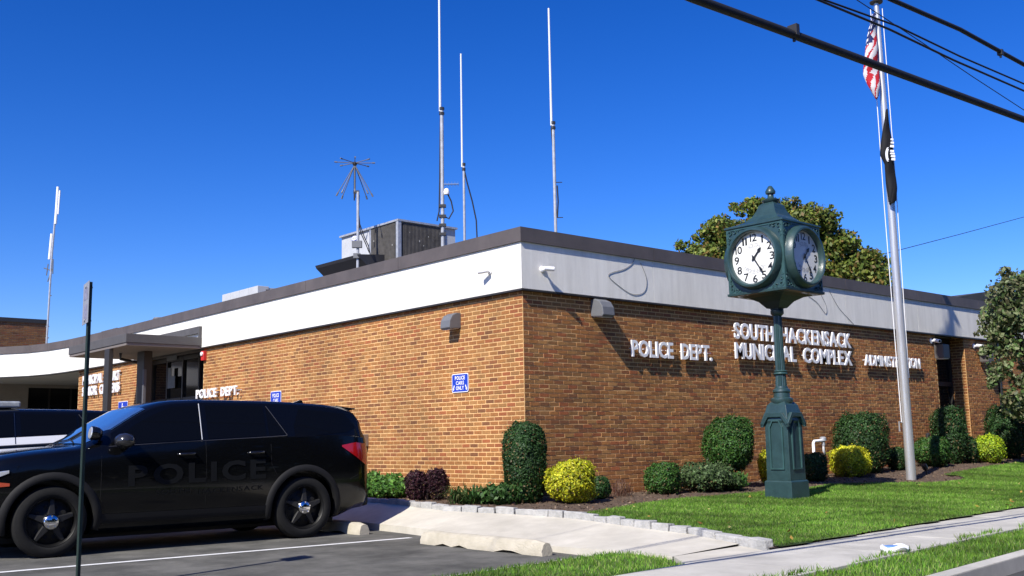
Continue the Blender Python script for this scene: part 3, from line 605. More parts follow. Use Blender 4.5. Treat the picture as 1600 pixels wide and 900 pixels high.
def section(x):
    w = wv(x); b_ = zb(x); t = zc(x); gh = max(0, t-b_); lo = .21+.12*sstep((abs(x+.05)-1.9)/.5)
    pts = [(0, lo), (.80*w, lo), (.945*w, lo+.07), (.985*w, .48), (w, .72), (.998*w, .92 if b_ > 1 else .78), (.985*w, min(1.08, b_-.06)), (.955*w, b_)]
    if gh > .2:
        z8 = t-.055; y8 = tumble(x, z8); pts += [(tumble(x, b_+.01), b_+.01), (tumble(x, (b_+z8)/2), (b_+z8)/2), (y8, z8), (y8-.05, t-.022), (y8*.6, t-.004), (0, t)]
    else:
        y8 = .955*w-.16*w; pts += [(.955*w-.02, b_+gh*.2), (.9*w-.02, b_+gh*.45), (y8, b_+gh*.75), (y8-.1, b_+gh*.85), (y8*.5, b_+gh*.97), (0, t)]
    return pts
def clothed(poly, fn, off, nx=14, nz=6):
    """grid inside polygon between lower and upper edges (x sorted), mapped to the side surface"""
    pass
def panel(mb, pts2, side, off, mi=0, sub=6):
    """pts2: polygon (x,z) -> strip mesh following the flank; polygon given as lower edge list and upper edge list"""
    lo, hi = pts2; vs = []; fs = []; xs = sorted(set([p[0] for p in lo]+[p[0] for p in hi])); X = []
    for a, b_ in zip(xs[:-1], xs[1:]): X += list(np.linspace(a, b_, max(2, int((b_-a)/.1)+1))[:-1])
    X.append(xs[-1]); n = len(X)
    for x in X:
        z0, z1 = ip(x, lo), ip(x, hi)
        for k in range(sub+1):
            z = z0+(z1-z0)*k/sub; vs.append((x, side*(yside(x, z)+off), z))
    for i in range(n-1):
        for k in range(sub):
            a = i*(sub+1)+k; f = (a, a+1, a+sub+2, a+sub+1); fs.append(f if side > 0 else f[::-1])
    return mb.add(vs, fs, mi)
def sline(mb, pts, side, r=.006, off=.0, n=5, mi=0):
    P = []
    for (x0, z0), (x1, z1) in zip(pts[:-1], pts[1:]):
        k = max(2, int(math.hypot(x1-x0, z1-z0)/.08)); P += [(x0+(x1-x0)*i/k, z0+(z1-z0)*i/k) for i in range(k)]
    P.append(pts[-1]); return mb.tube([(x, side*(yside(x, z)+off), z) for x, z in P], r, n, mi)
def make_suv(label, group, body_m, door_m=None, lightbar=False, rear=True):
    car = thing('police_suv', label, 'police car', (0, 0, 0), group)
    HUB = [(1.53, .385), (-1.53, .385)]; RW = .395
    xs = sorted(set([round(v, 3) for v in list(np.arange(-2.3, 2.2, .1))+[-2.6, -2.585, -2.56, -2.52, -2.48, -2.44, -2.40, -2.36, 2.22, 2.28, 2.34, 2.38, 2.41, 2.42, .62, .7, 1.05, 1.15, 1.2]]))
    secs = [section(x) for x in xs]; n = len(secs[0]); mb = MB(); vs = []; fs = []
    for x, s_ in zip(xs, secs):
        for y, z in s_: vs.append((x, y, z))
        for y, z in s_[-2:0:-1]: vs.append((x, -y, z))
    k = 2*n-2
    for i in range(len(xs)-1):
        for j in range(k): fs.append((i*k+j, i*k+(j+1) % k, (i+1)*k+(j+1) % k, (i+1)*k+j))
    fs.append(tuple(range(k))[::-1]); fs.append(tuple((len(xs)-1)*k+j for j in range(k))); mb.add(vs, fs)
    body = mb.build('body', body_m, car, local=True, fixn=True)
    cut = MB()
    for hx, hz in HUB:
        for sd in (-1, 1): cut.lathe((hx, sd*.66, hz), [(.465, 0), (.465, sd*.5)], 40, axis=(0, 1, 0))
    cu = cut.build('cutter', body_m, None, local=True, fixn=True)
    md = body.modifiers.new('b', 'BOOLEAN'); md.operation = 'DIFFERENCE'; md.solver = 'EXACT'; md.object = cu
    me = bpy.data.meshes.new_from_object(body.evaluated_get(bpy.context.evaluated_depsgraph_get())); body.modifiers.clear(); body.data = me; me.materials.clear(); me.materials.append(body_m)
    me.polygons.foreach_set('material_index', [0]*len(me.polygons)); me.polygons.foreach_set('use_smooth', [True]*len(me.polygons)); me.set_sharp_from_angle(angle=R(32)); bpy.data.objects.remove(cu)
    clad = mat('black_cladding', (.011, .011, .0115), .7, .1, 20, spec=.25)
    gl = mat('tinted_glass', (.003, .0033, .0036), .03, spec=.22); wsm = mat('windscreen_glass', (.07, .14, .28), .04, spec=1.0, coat=1.0, metal=.35); chrome = mat('chrome', (.75, .75, .77), .12, metal=1); seam = mat('panel_gap', (.002, .002, .002), .9)  # windscreen's blue base colour stands in for reflected sky
    lamp_r = mat('red_lens', (.45, .008, .01), .12, coat=.6); lens = mat('clear_lens', (.55, .58, .62), .08, coat=1, metal=.4); amber = mat('amber_lens', (.35, .06, .03), .2)
    # windscreen and rear window
    for nm, xa, xb_, m_ in (('windscreen', .47, 1.17, wsm), ('rear_window', -2.56, -2.36, gl)):
        g = MB(); nx, ny = 12, 12; vv = []
        for i in range(nx+1):
            x = xa+(xb_-xa)*i/nx; s_ = section(x); 
            yy = [p[0] for p in s_[10:]][::-1]; zz = [p[1] for p in s_[10:]][::-1]; ym = s_[10][0]-.03
            for j in range(ny+1):
                y = ym*(2*j/ny-1); z = float(np.interp(abs(y), yy, zz)); vv.append((x+(.004 if xa > 0 else -.006), y, z+.005))
        g.add(vv, [(i*(ny+1)+j, (i+1)*(ny+1)+j, (i+1)*(ny+1)+j+1, i*(ny+1)+j+1) for i in range(nx) for j in range(ny)]); g.build(nm, m_, car, local=True, smooth=60)
    gh = mat('gloss_black', (.006, .006, .007), .12, coat=.5)
    up_ = lambda x: zc(x)-.085
    for sd in (-1, 1):
        e = .025+(.11 if door_m else 0)
        WN = [('window', [(.93, zb(.93)+e), (-.16, zb(-.16)+e)], [(.93, zb(.93)+e+.01), (.62, up_(.70)), (.40, up_(.50)), (.18, up_(.2)), (-.12, up_(-.12)), (-.16, up_(-.16))]),
              ('window', [(-.26, zb(-.26)+e), (-1.02, zb(-1.02)+e)], [(-.26, up_(-.26)), (-.99, up_(-.99)), (-1.02, up_(-1.02)-.02)]),
              ('quarter_window', [(-1.06, zb(-1.06)+e), (-1.30, zb(-1.3)+e+.02)], [(-1.06, up_(-1.06)-.02), (-1.30, zb(-1.3)+e+.06)]),
              ('window', [(-1.42, zb(-0.30)+e), (-2.20, zb(-2.2)+e+.03), (-2.34, zb(-2.3)+.12)], [(-1.42, zb(-0.30)+e+.16), (-1.52, up_(-1.5)-.02), (-2.2, up_(-2.2)-.02), (-2.34, zb(-2.3)+.14)])]
        for nm, lo, hi in WN:
            lo = sorted(lo); hi = sorted(hi); g = MB(); panel(g, (lo, hi), sd, .004); w_ = g.build(nm, gl, car, local=True, smooth=60)
        g = MB(); sline(g, [(.95, zb(.95)+.012), (-1.0, zb(-1.0)+.012), (-1.30, zb(-1.3)+.02)], sd, .006, .002); sline(g, [(-1.30, zb(-1.3)+.03), (-1.06, up_(-1.06)-.0)], sd, .005, .003)
        g.build('window_trim', mat('satin_trim', (.10, .10, .11), .3, metal=.6), car, local=True)
        g = MB(); sline(g, [(-.175, zb(-.175)+.02), (-.18, up_(-.18)+.02)], sd, .0055, .003); g.build('pillar_trim', mat('pillar_glint', (.55, .55, .55), .35, metal=.2) if not lightbar else gh, car, local=True)  # pillar trim colour whitened to stand in for the sun's glint
        # doors: seams drawn as recess lines, plus moulded panels
        g = MB()
        for pts in ([(1.02, zb(1.02)), (1.02, .62), (.94, .40)], [(-.21, zb(-.2)), (-.21, .40)], [(-1.06, zb(-1.06)), (-1.06, .95), (-1.13, .82)], [(.94, .37), (-1.0, .37)], [(-2.35, 1.2), (-2.40, .80), (-2.2, .72)]): sline(g, pts, sd, .004, -.0025)
        g.build('door_seam', seam, car, local=True)
        if door_m:
            g = MB(); panel(g, ([(-1.05, .40), (1.01, .40)], [(-1.05, zb(-1.05)-.03), (1.01, zb(1.01)-.03)]), sd, .003, sub=8); panel(g, ([(-1.05, zb(-1.05)+.012), (.95, zb(.95)+.012)], [(-1.05, zb(-1.05)+.12), (.95, zb(.95)+.12)]), sd, .003, sub=3); g.build('door', door_m, car, local=True, smooth=60)
        for hx in (.03, -.86):
            g = MB(); y = yside(hx, 1.09); g.tube([(hx+.11, sd*(y+.0), 1.09), (hx+.09, sd*(y+.04), 1.092), (hx-.08, sd*(y+.042), 1.098), (hx-.10, sd*y, 1.10)], [.012, .016, .016, .012], 8); g.build('door_handle', gh, car, local=True, smooth=60)
        # cladding: sill, arches
        g = MB(); panel(g, ([(-1.08, .23), (1.08, .23)], [(-1.08, .44), (1.08, .44)]), sd, .012, sub=4); g.build('sill_cladding', clad, car, local=True, smooth=60)
        for hx, hz in HUB:
            g = MB(); vs = []; fs = []; q = 28
            for i in range(q+1):
                a = R(-14)+(math.pi+R(28))*i/q
                for r_, o_ in ((.458, -.06), (.458, .018), (.475, .028), (.525, .022), (.545, -.004)):
                    x = hx+r_*math.cos(a); z = hz+r_*math.sin(a)*1.0; vs.append((x, sd*(yside(x, max(.3, z))+o_), z))
            for i in range(q):
                for j in range(4): f = (i*5+j, i*5+j+1, i*5+j+6, i*5+j+5); fs.append(f if sd > 0 else f[::-1])
            g.add(vs, fs); g.build('wheel_arch', clad, car, local=True, smooth=50)
        # lamps
        g = MB(); panel(g, ([(-2.56, .90), (-2.47, .90), (-2.08, 1.145)], [(-2.56, 1.17), (-2.3, 1.20), (-2.08, 1.165)]), sd, .012, sub=5); tl = g.build('tail_light', lamp_r, car, local=True, smooth=60)
        g = MB(); panel(g, ([(1.98, .93), (2.30, .80)], [(1.98, .96), (2.30, .92)]), sd, .012, sub=4); g.build('headlight', lens, car, local=True, smooth=60)
        g = MB(); panel(g, ([(1.97, .79), (2.12, .78)], [(1.97, .82), (2.12, .84)]), sd, .010, sub=2); g.build('side_marker', amber, car, local=True)
        # mirror
        mr = MB(); mx, my, mz = .80, sd*(yside(.8, 1.19)+.12), 1.26; mr.lathe((mx, my, mz), [(.001, -.095), (.05, -.09), (.085, -.055), (.098, 0), (.085, .05), (.05, .085), (.001, .09)], 16, axis=(1, 0, 0))
        mr.v = [(mx+(v[0]-mx)*1.15, my+(v[1]-my)*1.45, mz+(v[2]-mz)*.92) for v in mr.v]; mr.tube([(mx-.02, my-sd*.16, mz-.09), (mx-.02, my-sd*.05, mz-.03)], [.03, .035], 8)
        mo = mr.build('side_mirror', mat('mirror_black', (.02, .02, .022), .22, coat=.6), car, local=True, smooth=60)
        g = MB(); g.box(mx-.087, mx-.08, my-.08, my+.08, mz-.055, mz+.06); g.build('mirror_glass', gl, mo, local=True)
    # spot lamp at the pillar
    g = MB(); y0 = yside(1.0, 1.28)-.02; g.lathe((1.08, y0+.02, 1.35), [(.001, -.085), (.05, -.075), (.075, -.03), (.08, .03), (.078, .05)], 16, axis=(1, 0, .15)); g.tube([(1.0, y0-.06, 1.28), (1.06, y0+.01, 1.33)], .015, 6); sp = g.build('spot_lamp', gh, car, local=True, smooth=50)
    g = MB(); g.lathe((1.08, y0+.02, 1.35), [(.07, .051), (.06, .058)], 16, axis=(1, 0, .15)); g.build('lens', lens, sp, local=True)
    # grille, bumper, plate, spoiler, aerial, wipers
    g = MB(); g.obox((2.415, 0, .80), (.012, 0, 0), (0, .42, 0), (0, 0, .12)); gr = g.build('grille', clad, car, local=True, bevel=.01)
    for z in (.72, .77, .82, .87): g = MB(); g.obox((2.43, 0, z), (.008, 0, 0), (0, .40, 0), (0, 0, .008)); g.build('grille_bar', gh, gr, local=True)
    g = MB(); g.obox((2.44, 0, .47), (.05, 0, 0), (0, .50, 0), (0, 0, .12)); g.build('bumper', clad, car, local=True, bevel=.03)
    for z in (.5, .72): g = MB(); g.tube([(2.50, -.30, z), (2.50, .30, z)], .025, 8); g.build('push_bar', gh, car, local=True)
    for y in (-.28, .28): g = MB(); g.obox((2.48, y, .62), (.015, 0, 0), (0, .03, 0), (0, 0, .22)); g.build('push_bar_upright', gh, car, local=True, bevel=.006)
    g = MB(); g.box(-2.63, -2.50, -.70, .70, .34, .60); g.build('rear_bumper', clad, car, local=True, bevel=.05)
    g = MB(); g.box(-2.632, -2.61, -.26, .26, .92, 1.08); g.build('number_plate', M_white, car, local=True)
    g = MB(); g.prism([(-2.15, 1.695), (-2.43, 1.662), (-2.44, 1.648), (-2.28, 1.62)], (0, -.66, 0), (1, 0, 0), (0, 0, 1), (0, 1.32, 0)); g.build('spoiler', gh, car, local=True, fixn=True, bevel=.006)
    g = MB(); g.prism([(-1.75, 1.735), (-1.98, 1.73), (-1.96, 1.79), (-1.93, 1.80)], (0, -.02, 0), (1, 0, 0), (0, 0, 1), (0, .04, 0)); g.build('roof_aerial', gh, car, local=True, fixn=True, bevel=.006)
    for sd in (-1, 1):
        g = MB(); g.tube([(1.17, sd*.35, 1.26), (1.12, sd*.05, 1.29), (.95, sd*.02, 1.40)], .008, 5); g.build('wiper', clad, car, local=True)
    g = MB(); g.obox((0, 0, .27), (2.1, 0, 0), (0, .66, 0), (0, 0, .11)); g.build('underbody', clad, car, local=True)
    if lightbar:
        g = MB(); g.box(-.30, .06, -.62, .62, 1.78, 1.87); g.build('light_bar', mat('lightbar_lens', (.35, .37, .38), .25, .3, 9), car, local=True, bevel=.025)
        g = MB(); g.box(-.2, -.04, -.5, -.4, 1.75, 1.80); g.box(-.2, -.04, .4, .5, 1.75, 1.80); g.build('light_bar_foot', gh, car, local=True)
    # wheels
    for hx, hz in HUB:
        for sd in (-1, 1):
            y = sd*.87; ax = (0, sd, 0); wm = MB()
            wm.lathe((hx, y, hz), [(.24, -.12), (.34, -.125), (.378, -.10), (.392, -.05), (.395, 0), (.392, .05), (.378, .10), (.345, .118), (.30, .122), (.278, .112), (.262, .09), (.24, -.12)], 48, axis=ax, caps=False)
            wh = wm.build('wheel', mat('tyre_rubber', (.013, .013, .013), .85, .15, 30, spec=.2), car, local=True, smooth=40)
            rm = MB(); rm.lathe((hx, y, hz), [(.278, .10), (.268, .108), (.256, .095), (.24, .03), (.21, .035), (.12, .07), (.085, .075), (.08, .05), (.001, .05)], 36, axis=ax, caps=False)
            rm.build('rim', mat('steel_rim', (.004, .004, .004), .5, spec=.3), wh, local=True, smooth=45)
            for q in range(5):
                a = 2*math.pi*q/5+.35; da = Vector((math.cos(a), 0, math.sin(a))); pa = Vector((-math.sin(a), 0, math.cos(a))); sk = MB()
                sk.add([Vector((hx, y, hz))+da*r0_+pa*w0+Vector((0, sd*h0, 0)) for r0_, w0, h0 in ((.08, .05, .045), (.08, -.05, .045), (.245, -.030, .045), (.245, .030, .045), (.08, .036, .095), (.08, -.036, .095), (.245, -.016, .078), (.245, .016, .078))], [(4, 5, 6, 7), (0, 1, 5, 4), (1, 2, 6, 5), (2, 3, 7, 6), (3, 0, 4, 7)])
                sk.build('spoke', mat('gloss_spoke', (.018, .018, .019), .42, spec=.4), wh, local=True, fixn=True, bevel=.005)
            hm = MB()
            for q in range(10):
                a = 2*math.pi*q/10; hm.lathe((hx+.162*math.cos(a), y, hz+.162*math.sin(a)), [(.030, .040), (.028, .060)], 12, axis=ax)
            hm.build('rim_hole', seam, wh, local=True, kind='stuff')
            cp_ = MB(); cp_.lathe((hx, y, hz), [(.092, .06), (.09, .10), (.070, .122), (.04, .132), (.001, .134)], 20, axis=ax)
            for q in range(5): a = 2*math.pi*q/5+.3; cp_.lathe((hx+.066*math.cos(a), y, hz+.066*math.sin(a)), [(.013, .09), (.010, .132)], 6, axis=ax)
            cp_.build('hub_cap', chrome, wh, local=True, smooth=40)
            if hx > 0: tb_ = None
    return car
M_carblk = mat('black_car_paint', (.0028, .003, .0034), .15, coat=.22, spec=.25)
suv = make_suv('black police SUV with dark tinted windows parked in the near bay', 'police vehicles in the parking bays', M_carblk)
# faint lettering on the near doors
ghost = mat('ghost_lettering', (.0065, .007, .0075), .5, spec=.15)
def carpt(px, py, Y=.36):
    p = PY(px, py, Y); return p
CAR_AT, CAR_R = Vector((-5.01, 1.36, 0)), math.pi-.052
suv.location = CAR_AT; suv.rotation_euler[2] = CAR_R
def car_text(text, x0, x1, z0, z1, slant=0, m_=ghost, bold=.03, gap=.14, car=suv, name='door_lettering', sd=1):
    lay, tot = layout(text, bold, gap); mb = MB(); sx = (x1-x0)/tot; sy = (z1-z0)/CAP
    for ch, x, w in lay:
        vs, fs, _ = glyph(ch, bold); pts = []
        for v in vs:
            xx = x0+(v[0]+x)*sx; zz = z0+v[1]*sy+slant*(xx-x0); pts.append((xx, sd*(yside(xx, zz)+.007), zz))
        mb.add(pts, fs)
    return mb.build(name, m_, car, local=True)
car_text('POLICE', .72, -.98, .75, .97, -.02, gap=.14, bold=.035)
car_text('SOUTH', .40, -.02, .63, .685, -.02, bold=.01); car_text('HACKENSACK', -.12, -.95, .62, .675, -.02, bold=.01)
suv2 = make_suv('black and white police SUV with a roof light bar, mostly hidden behind the black one', 'police vehicles in the parking bays', M_carblk, mat('white_car_paint', (.75, .76, .78), .25, coat=.8), True)
_b = PY(32, 670, 3.9); suv2.location = (_b.x-.2*1.0, 4.87, 0); suv2.rotation_euler[2] = math.pi-.02
# ================================================================ WHEEL STOPS
def wheel_stop(label, y0, y1, x, broken=False):
    t = MB(); n = 14; prof = [(-.085, 0), (-.085, .05), (-.055, .135), (-.02, .15), (.02, .15), (.055, .135), (.085, .05), (.085, 0)]; vs = []
    for i in range(n+1):
        y = y0+(y1-y0)*i/n; k = .86 if i in (0, n) else 1
        for px_, pz in prof:
            notch = .028 if (not broken and i in (3, 4, 9, 11) and pz == 0) else 0
            vs.append((x+px_*k+random.uniform(-.004, .004), y+random.uniform(-.006, .006), pz*(k if pz else 1)+notch+random.uniform(-.003, .003)*(pz > 0)))
    m_ = len(prof); fs = [(i*m_+j, i*m_+(j+1) % m_, (i+1)*m_+(j+1) % m_, (i+1)*m_+j) for i in range(n) for j in range(m_)]+[tuple(range(m_))[::-1], tuple(n*m_+j for j in range(m_))]
    t.add(vs, fs); o = t.build('wheel_stop', M_stop, None, fixn=True, smooth=30); return tag(o, label, 'wheel stop', 'concrete wheel stops along the walk')
wheel_stop('whole concrete wheel stop lying across the empty bay in front', -3.62, -1.50, -2.95)
wheel_stop('concrete wheel stop behind the black SUV, only its chipped end showing', .10, 2.2, -2.76)
# ================================================================ STREET CLOCK
CK = Vector((3.07, -2.43, .2)); ca = .02
ck = thing('street_clock', 'dark green cast iron post clock with four white dials on the lawn', 'clock', CK)
def zck(dz): return CK.z+dz
gz = T(CK.x, CK.y)-.03
BZ = lambda py: PY(1231, py, CK.y-.3).z if False else (G(1,1,0), 0)[1]
def hz_(py, px=1225):   # height over the clock axis of a photo row
    d = ray(px, py); k = math.hypot(CK.x-EYE.x, CK.y-EYE.y)/math.hypot(d.x, d.y); return EYE.z+d.z*k
z_pl0, z_pl1, z_bs = gz, hz_(752)+.02, hz_(655); z_hood = hz_(628); z_b2 = hz_(612); z_c1 = hz_(582); z_ct = hz_(490)
hb, ht, hf = hz_(459), hz_(356), hz_(293)
def sqpart(name, prof, m_, bev=.0, sm=None): mb = MB(); mb.lathe((CK.x, CK.y, 0), prof, sq=True, rot=ca); return mb.build(name, m_, ck, fixn=True, bevel=bev, smooth=sm)
sqpart('plinth', [(.235, z_pl0), (.232, z_pl1-.02), (.215, z_pl1)], M_green, .008)
sqpart('pedestal', [(.205, z_pl1), (.197, z_bs-.06), (.215, z_bs-.02), (.205, z_bs+.04), (.165, z_hood-.05), (.125, z_hood)], M_green, .006)
def fr(k):  # face frames of the square clock: outward normal, right direction
    a = ca+k*math.pi/2; n = Vector((math.cos(a), math.sin(a), 0)); return n, Vector((-n.y, n.x, 0))
for k in range(4):
    n, u = fr(k); c = CK.copy(); c.z = 0; zt = z_bs-.05
    mb = MB(); zt += .05; A_ = [(-.245, zt-.12), (-.20, zt-.10), (-.11, zt+.03), (.11, zt+.03), (.20, zt-.10), (.245, zt-.12), (.245, zt-.06), (.13, zt+.10), (-.13, zt+.10), (-.245, zt-.06)]
    mb.prism(A_, c+n*.195, u, (0, 0, 1), n*.05); mb.build('hood_mould', M_green, ck, fixn=True, bevel=.008)
    o_ = [(-.12, z_pl1+.16), (.12, z_pl1+.16), (.12, zt-.12), (.06, zt-.02), (-.06, zt-.02), (-.12, zt-.12)]; i_ = [(x*.80, z_pl1+.16+(z-z_pl1-.16)*.955+.02) for x, z in o_]
    mb = MB(); q = 6
    vs = [c+u*x+Vector((0, 0, z))+n*.198 for x, z in o_]+[c+u*x+Vector((0, 0, z))+n*.222 for x, z in o_]+[c+u*x+Vector((0, 0, z))+n*.222 for x, z in i_]+[c+u*x+Vector((0, 0, z))+n*.198 for x, z in i_]
    fs = [(r_*q+j, r_*q+(j+1) % q, (r_+1)*q+(j+1) % q, (r_+1)*q+j) for r_ in range(3) for j in range(q)]; mb.add(vs, fs); mb.build('panel_moulding', M_green2, ck, fixn=True)
ax0 = (CK.x, CK.y, 0)
mb = MB(); mb.lathe(ax0, [(.15, z_hood-.02), (.17, z_hood+.02), (.165, z_hood+.05), (.125, z_hood+.07), (.12, z_b2-.02), (.135, z_b2), (.13, z_b2+.03), (.10, z_b2+.05), (.095, z_b2+.08)], 28); mb.build('collar', M_green, ck, smooth=40)
mb = MB(); nf = 16; vs = []; fs = []; zs = [(z_b2+.06, .088), (z_c1-.03, .078), (z_c1+.03, .074), (z_ct, .062)]
for z, r_ in zs:
    for j in range(nf*4): a = 2*math.pi*j/(nf*4); q = r_*(1-.12*(.5+.5*math.cos(a*nf))); vs.append((CK.x+q*math.cos(a), CK.y+q*math.sin(a), z))
N4 = nf*4; mb.add(vs, [(i*N4+j, i*N4+(j+1) % N4, (i+1)*N4+(j+1) % N4, (i+1)*N4+j) for i in range(3) for j in range(N4)]); mb.build('fluted_column', M_green, ck)
mb = MB(); mb.lathe(ax0, [(.085, z_c1-.035), (.105, z_c1-.02), (.092, z_c1), (.105, z_c1+.02), (.08, z_c1+.035)], 24); mb.build('column_ring', M_green2, ck, smooth=50)
mb = MB(); mb.lathe(ax0, [(.07, z_ct-.03), (.10, z_ct), (.10, z_ct+.05), (.075, z_ct+.07)], 24); mb.build('capital', M_green, ck, smooth=50)
HS = .497
sqpart('head_bracket', [(.07, z_ct+.06), (.075, z_ct+.12), (.11, hb-.22), (.19, hb-.12), (.30, hb-.055), (.44, hb-.02), (.50, hb-.012)], mat('clock_dark_paint', (.012, .028, .03), .45, .2, 6), 0)
sqpart('head_case', [(HS, hb), (HS, ht)], M_green, .0)
sqpart('head_base', [(HS-.01, hb-.03), (HS+.025, hb-.025), (HS+.03, hb+.012), (HS-.01, hb+.02)], M_green, .004)
sqpart('head_roof', [(HS+.01, ht-.02), (HS+.03, ht-.005), (HS+.028, ht+.02), (.42, ht+.05), (.31, ht+.10), (.22, ht+.18), (.165, ht+.28), (.14, ht+.36), (.10, ht+.40)], M_green, .0)
mb = MB(); zf = ht+.40; mb.lathe(ax0, [(.09, zf-.01), (.135, zf+.03), (.14, zf+.05), (.08, zf+.075), (.05, zf+.095), (.045, zf+.14), (.075, zf+.155), (.08, zf+.19), (.06, zf+.225), (.045, zf+.25), (.028, zf+.275), (.001, zf+.285)], 20); mb.build('finial', M_green, ck, smooth=50)
for k in range(4):
    n, u = fr(k); cz = (hb+ht)/2-.005; c = Vector((CK.x, CK.y, cz)); RD = .395; out = HS
    up1 = Vector((0, 0, 1)); u = -u if False else u
    # reading direction when looking at the face from outside is -u x? : right = up x n
    r_ = up1.cross(n)
    mb = MB(); mb.lathe(c+n*out, [(RD-.0, .02), (RD+.0, .10), (RD+.025, .125), (RD+.05, .12), (RD+.07, .09), (RD+.085, .03), (RD+.09, -.005), (RD-.0, -.004)], 56, axis=n); bz = mb.build('bezel', M_green, ck, smooth=45)
    mb = MB(); mb.lathe(c+n*out, [(RD+.003, .018), (RD+.003, .03)], 56, axis=n); dl = mb.build('dial', M_dial, ck, fixn=True)
    mb = MB()
    for h_ in range(1, 13):
        a = math.radians(h_*30); tx = str(h_); w_ = .085 if len(tx) == 1 else .12; hh = .115; p = c+n*(out+.033)+r_*(math.sin(a)*RD*.80)+up1*(math.cos(a)*RD*.80)
        if tx == '1': w_ = .03
        if tx == '11': w_ = .085
        text_mb(mb, tx, p-r_*(w_/2)-up1*(hh/2), r_, up1, w_, hh, .012)
    mb.build('numerals', M_black, dl)
    pale = mat('dial_print', (.45, .45, .44), .6)
    for tx, a0, a1, rr, flip in (('SOUTH', -32, 32, .50, 1), ('HACKENSACK', 235, 125, .52, -1)):
        mb = MB()
        for i, ch in enumerate(tx):
            a = math.radians(a0+(a1-a0)*(i+.5)/len(tx)); rad = r_*math.sin(a)+up1*math.cos(a); tn = (r_*math.cos(a)-up1*math.sin(a))*flip; rd = rad*flip
            vs, fs, w = glyph(ch, .0); sc_ = .062/CAP; p = c+n*(out+.0325)+rad*(RD*rr); mb.add([p+tn*((v[0]-w/2)*sc_)+rd*((v[1]-.35)*sc_) for v in vs], fs)
        mb.build('dial_lettering', pale, dl)
    for nm, ang, L, w_ in (('hour_hand', 42, .20, .022), ('minute_hand', 148, .315, .016)):
        a = math.radians(ang); d = r_*math.sin(a)+up1*math.cos(a); s_ = d.cross(n); o_ = c+n*(out+.042+(.006 if nm[0] == 'm' else 0))
        mb = MB(); mb.prism([(-.05, -w_*.6), (L*.55, -w_*.5), (L*.72, -w_*1.35), (L, 0), (L*.72, w_*1.35), (L*.55, w_*.5), (-.05, w_*.6)], o_, d, s_, n*.004); mb.lathe(o_, [(.026, 0), (.026, .006)], 14, axis=n); mb.build(nm, M_black, dl, fixn=True)
    # scrollwork in the corners
    for sx in (-1, 1):
        for sz in (-1, 1):
            mb = MB(); q = c+n*(out+.012)+r_*(sx*.44)+up1*(sz*.44)
            for (ox, oz, rad, t0, t1) in ((.0, .0, .042, 0, 5.2), (-.085, .012, .03, 1, 6), (.012, -.085, .03, -1, 4.2), (-.15, .03, .018, 0, 5), (.03, -.15, .018, 0, 5)):
                pts = []
                for i in range(11): tt = t0+(t1-t0)*i/10; rr = rad*(1-.055*i); pts.append(q+r_*(sx*(ox+rr*math.cos(tt)))+up1*(sz*(oz+rr*math.sin(tt))))
                mb.tube(pts, .0085, 5)
            mb.build('scrollwork', M_green2, ck, smooth=60)
    mb = MB()
    for a, b_, w_ in ((-.5, .5, 0),):
        for sx in (-1, 1): mb.prism([(sx*(HS+.006), -(ht-hb)/2), (sx*(HS+.006), (ht-hb)/2), (sx*(HS-.04), (ht-hb)/2), (sx*(HS-.04), -(ht-hb)/2)], c+n*(out-.002)+up1*.005, r_, up1, n*.014)
        for sz in (-1, 1): mb.prism([(-HS+.041, sz*(ht-hb)/2), (HS-.041, sz*(ht-hb)/2), (HS-.041, sz*((ht-hb)/2-.04)), (-HS+.041, sz*((ht-hb)/2-.04))], c+n*(out-.002)+up1*.005, r_, up1, n*.013)
    mb.build('case_frame', M_green2, ck, fixn=True)
# ================================================================ FLAGPOLE AND FLAGS
fp = thing('flagpole', 'tall tapered aluminium flagpole with ropes standing in a mulch ring on the lawn', 'flagpole', FPB)
def fz(px, py): d = ray(px, py); k = math.hypot(FPB.x-EYE.x, FPB.y-EYE.y)/math.hypot(d.x, d.y); return EYE.z+d.z*k
FT = fz(1361, 7); mb = MB(); mb.tube([FPB, FPB+Vector((0, 0, 2.2)), Vector((FPB.x, FPB.y, FT*.65)), Vector((FPB.x, FPB.y, FT))], [.088, .085, .068, .048], 20); mb.build('pole', M_alu, fp, smooth=60)
mb = MB(); mb.lathe((FPB.x, FPB.y, FT), [(.05, 0), (.12, .01), (.13, .035), (.08, .06), (.03, .08)], 16); mb.build('truck', M_dark, fp, smooth=40)
SV = Vector((rt.x, rt.y, 0)).normalized()
mb = MB(); cl = fz(1424, 660)
for o_, zl in ((-.115, cl), (.105, fz(1424, 590))):
    mb.tube([Vector((FPB.x, FPB.y, 0))+SV*(o_*1.05)+Vector((0, 0, FT-.1)), Vector((FPB.x, FPB.y, 0))+SV*(o_*1.15)+Vector((0, 0, (FT+zl)*.5)), Vector((FPB.x, FPB.y, 0))+SV*o_*.9+Vector((0, 0, zl))], .0075, 6)
mb.build('halyard', M_white, fp)
mb = MB(); mb.tube([FPB-SV*.09+Vector((0, 0, cl-FPB.z)), FPB-SV*.15+Vector((0, 0, cl-FPB.z+.02)), FPB-SV*.15+Vector((0, 0, cl-FPB.z-.16))], .014, 6); mb.build('cleat', M_alu, fp)
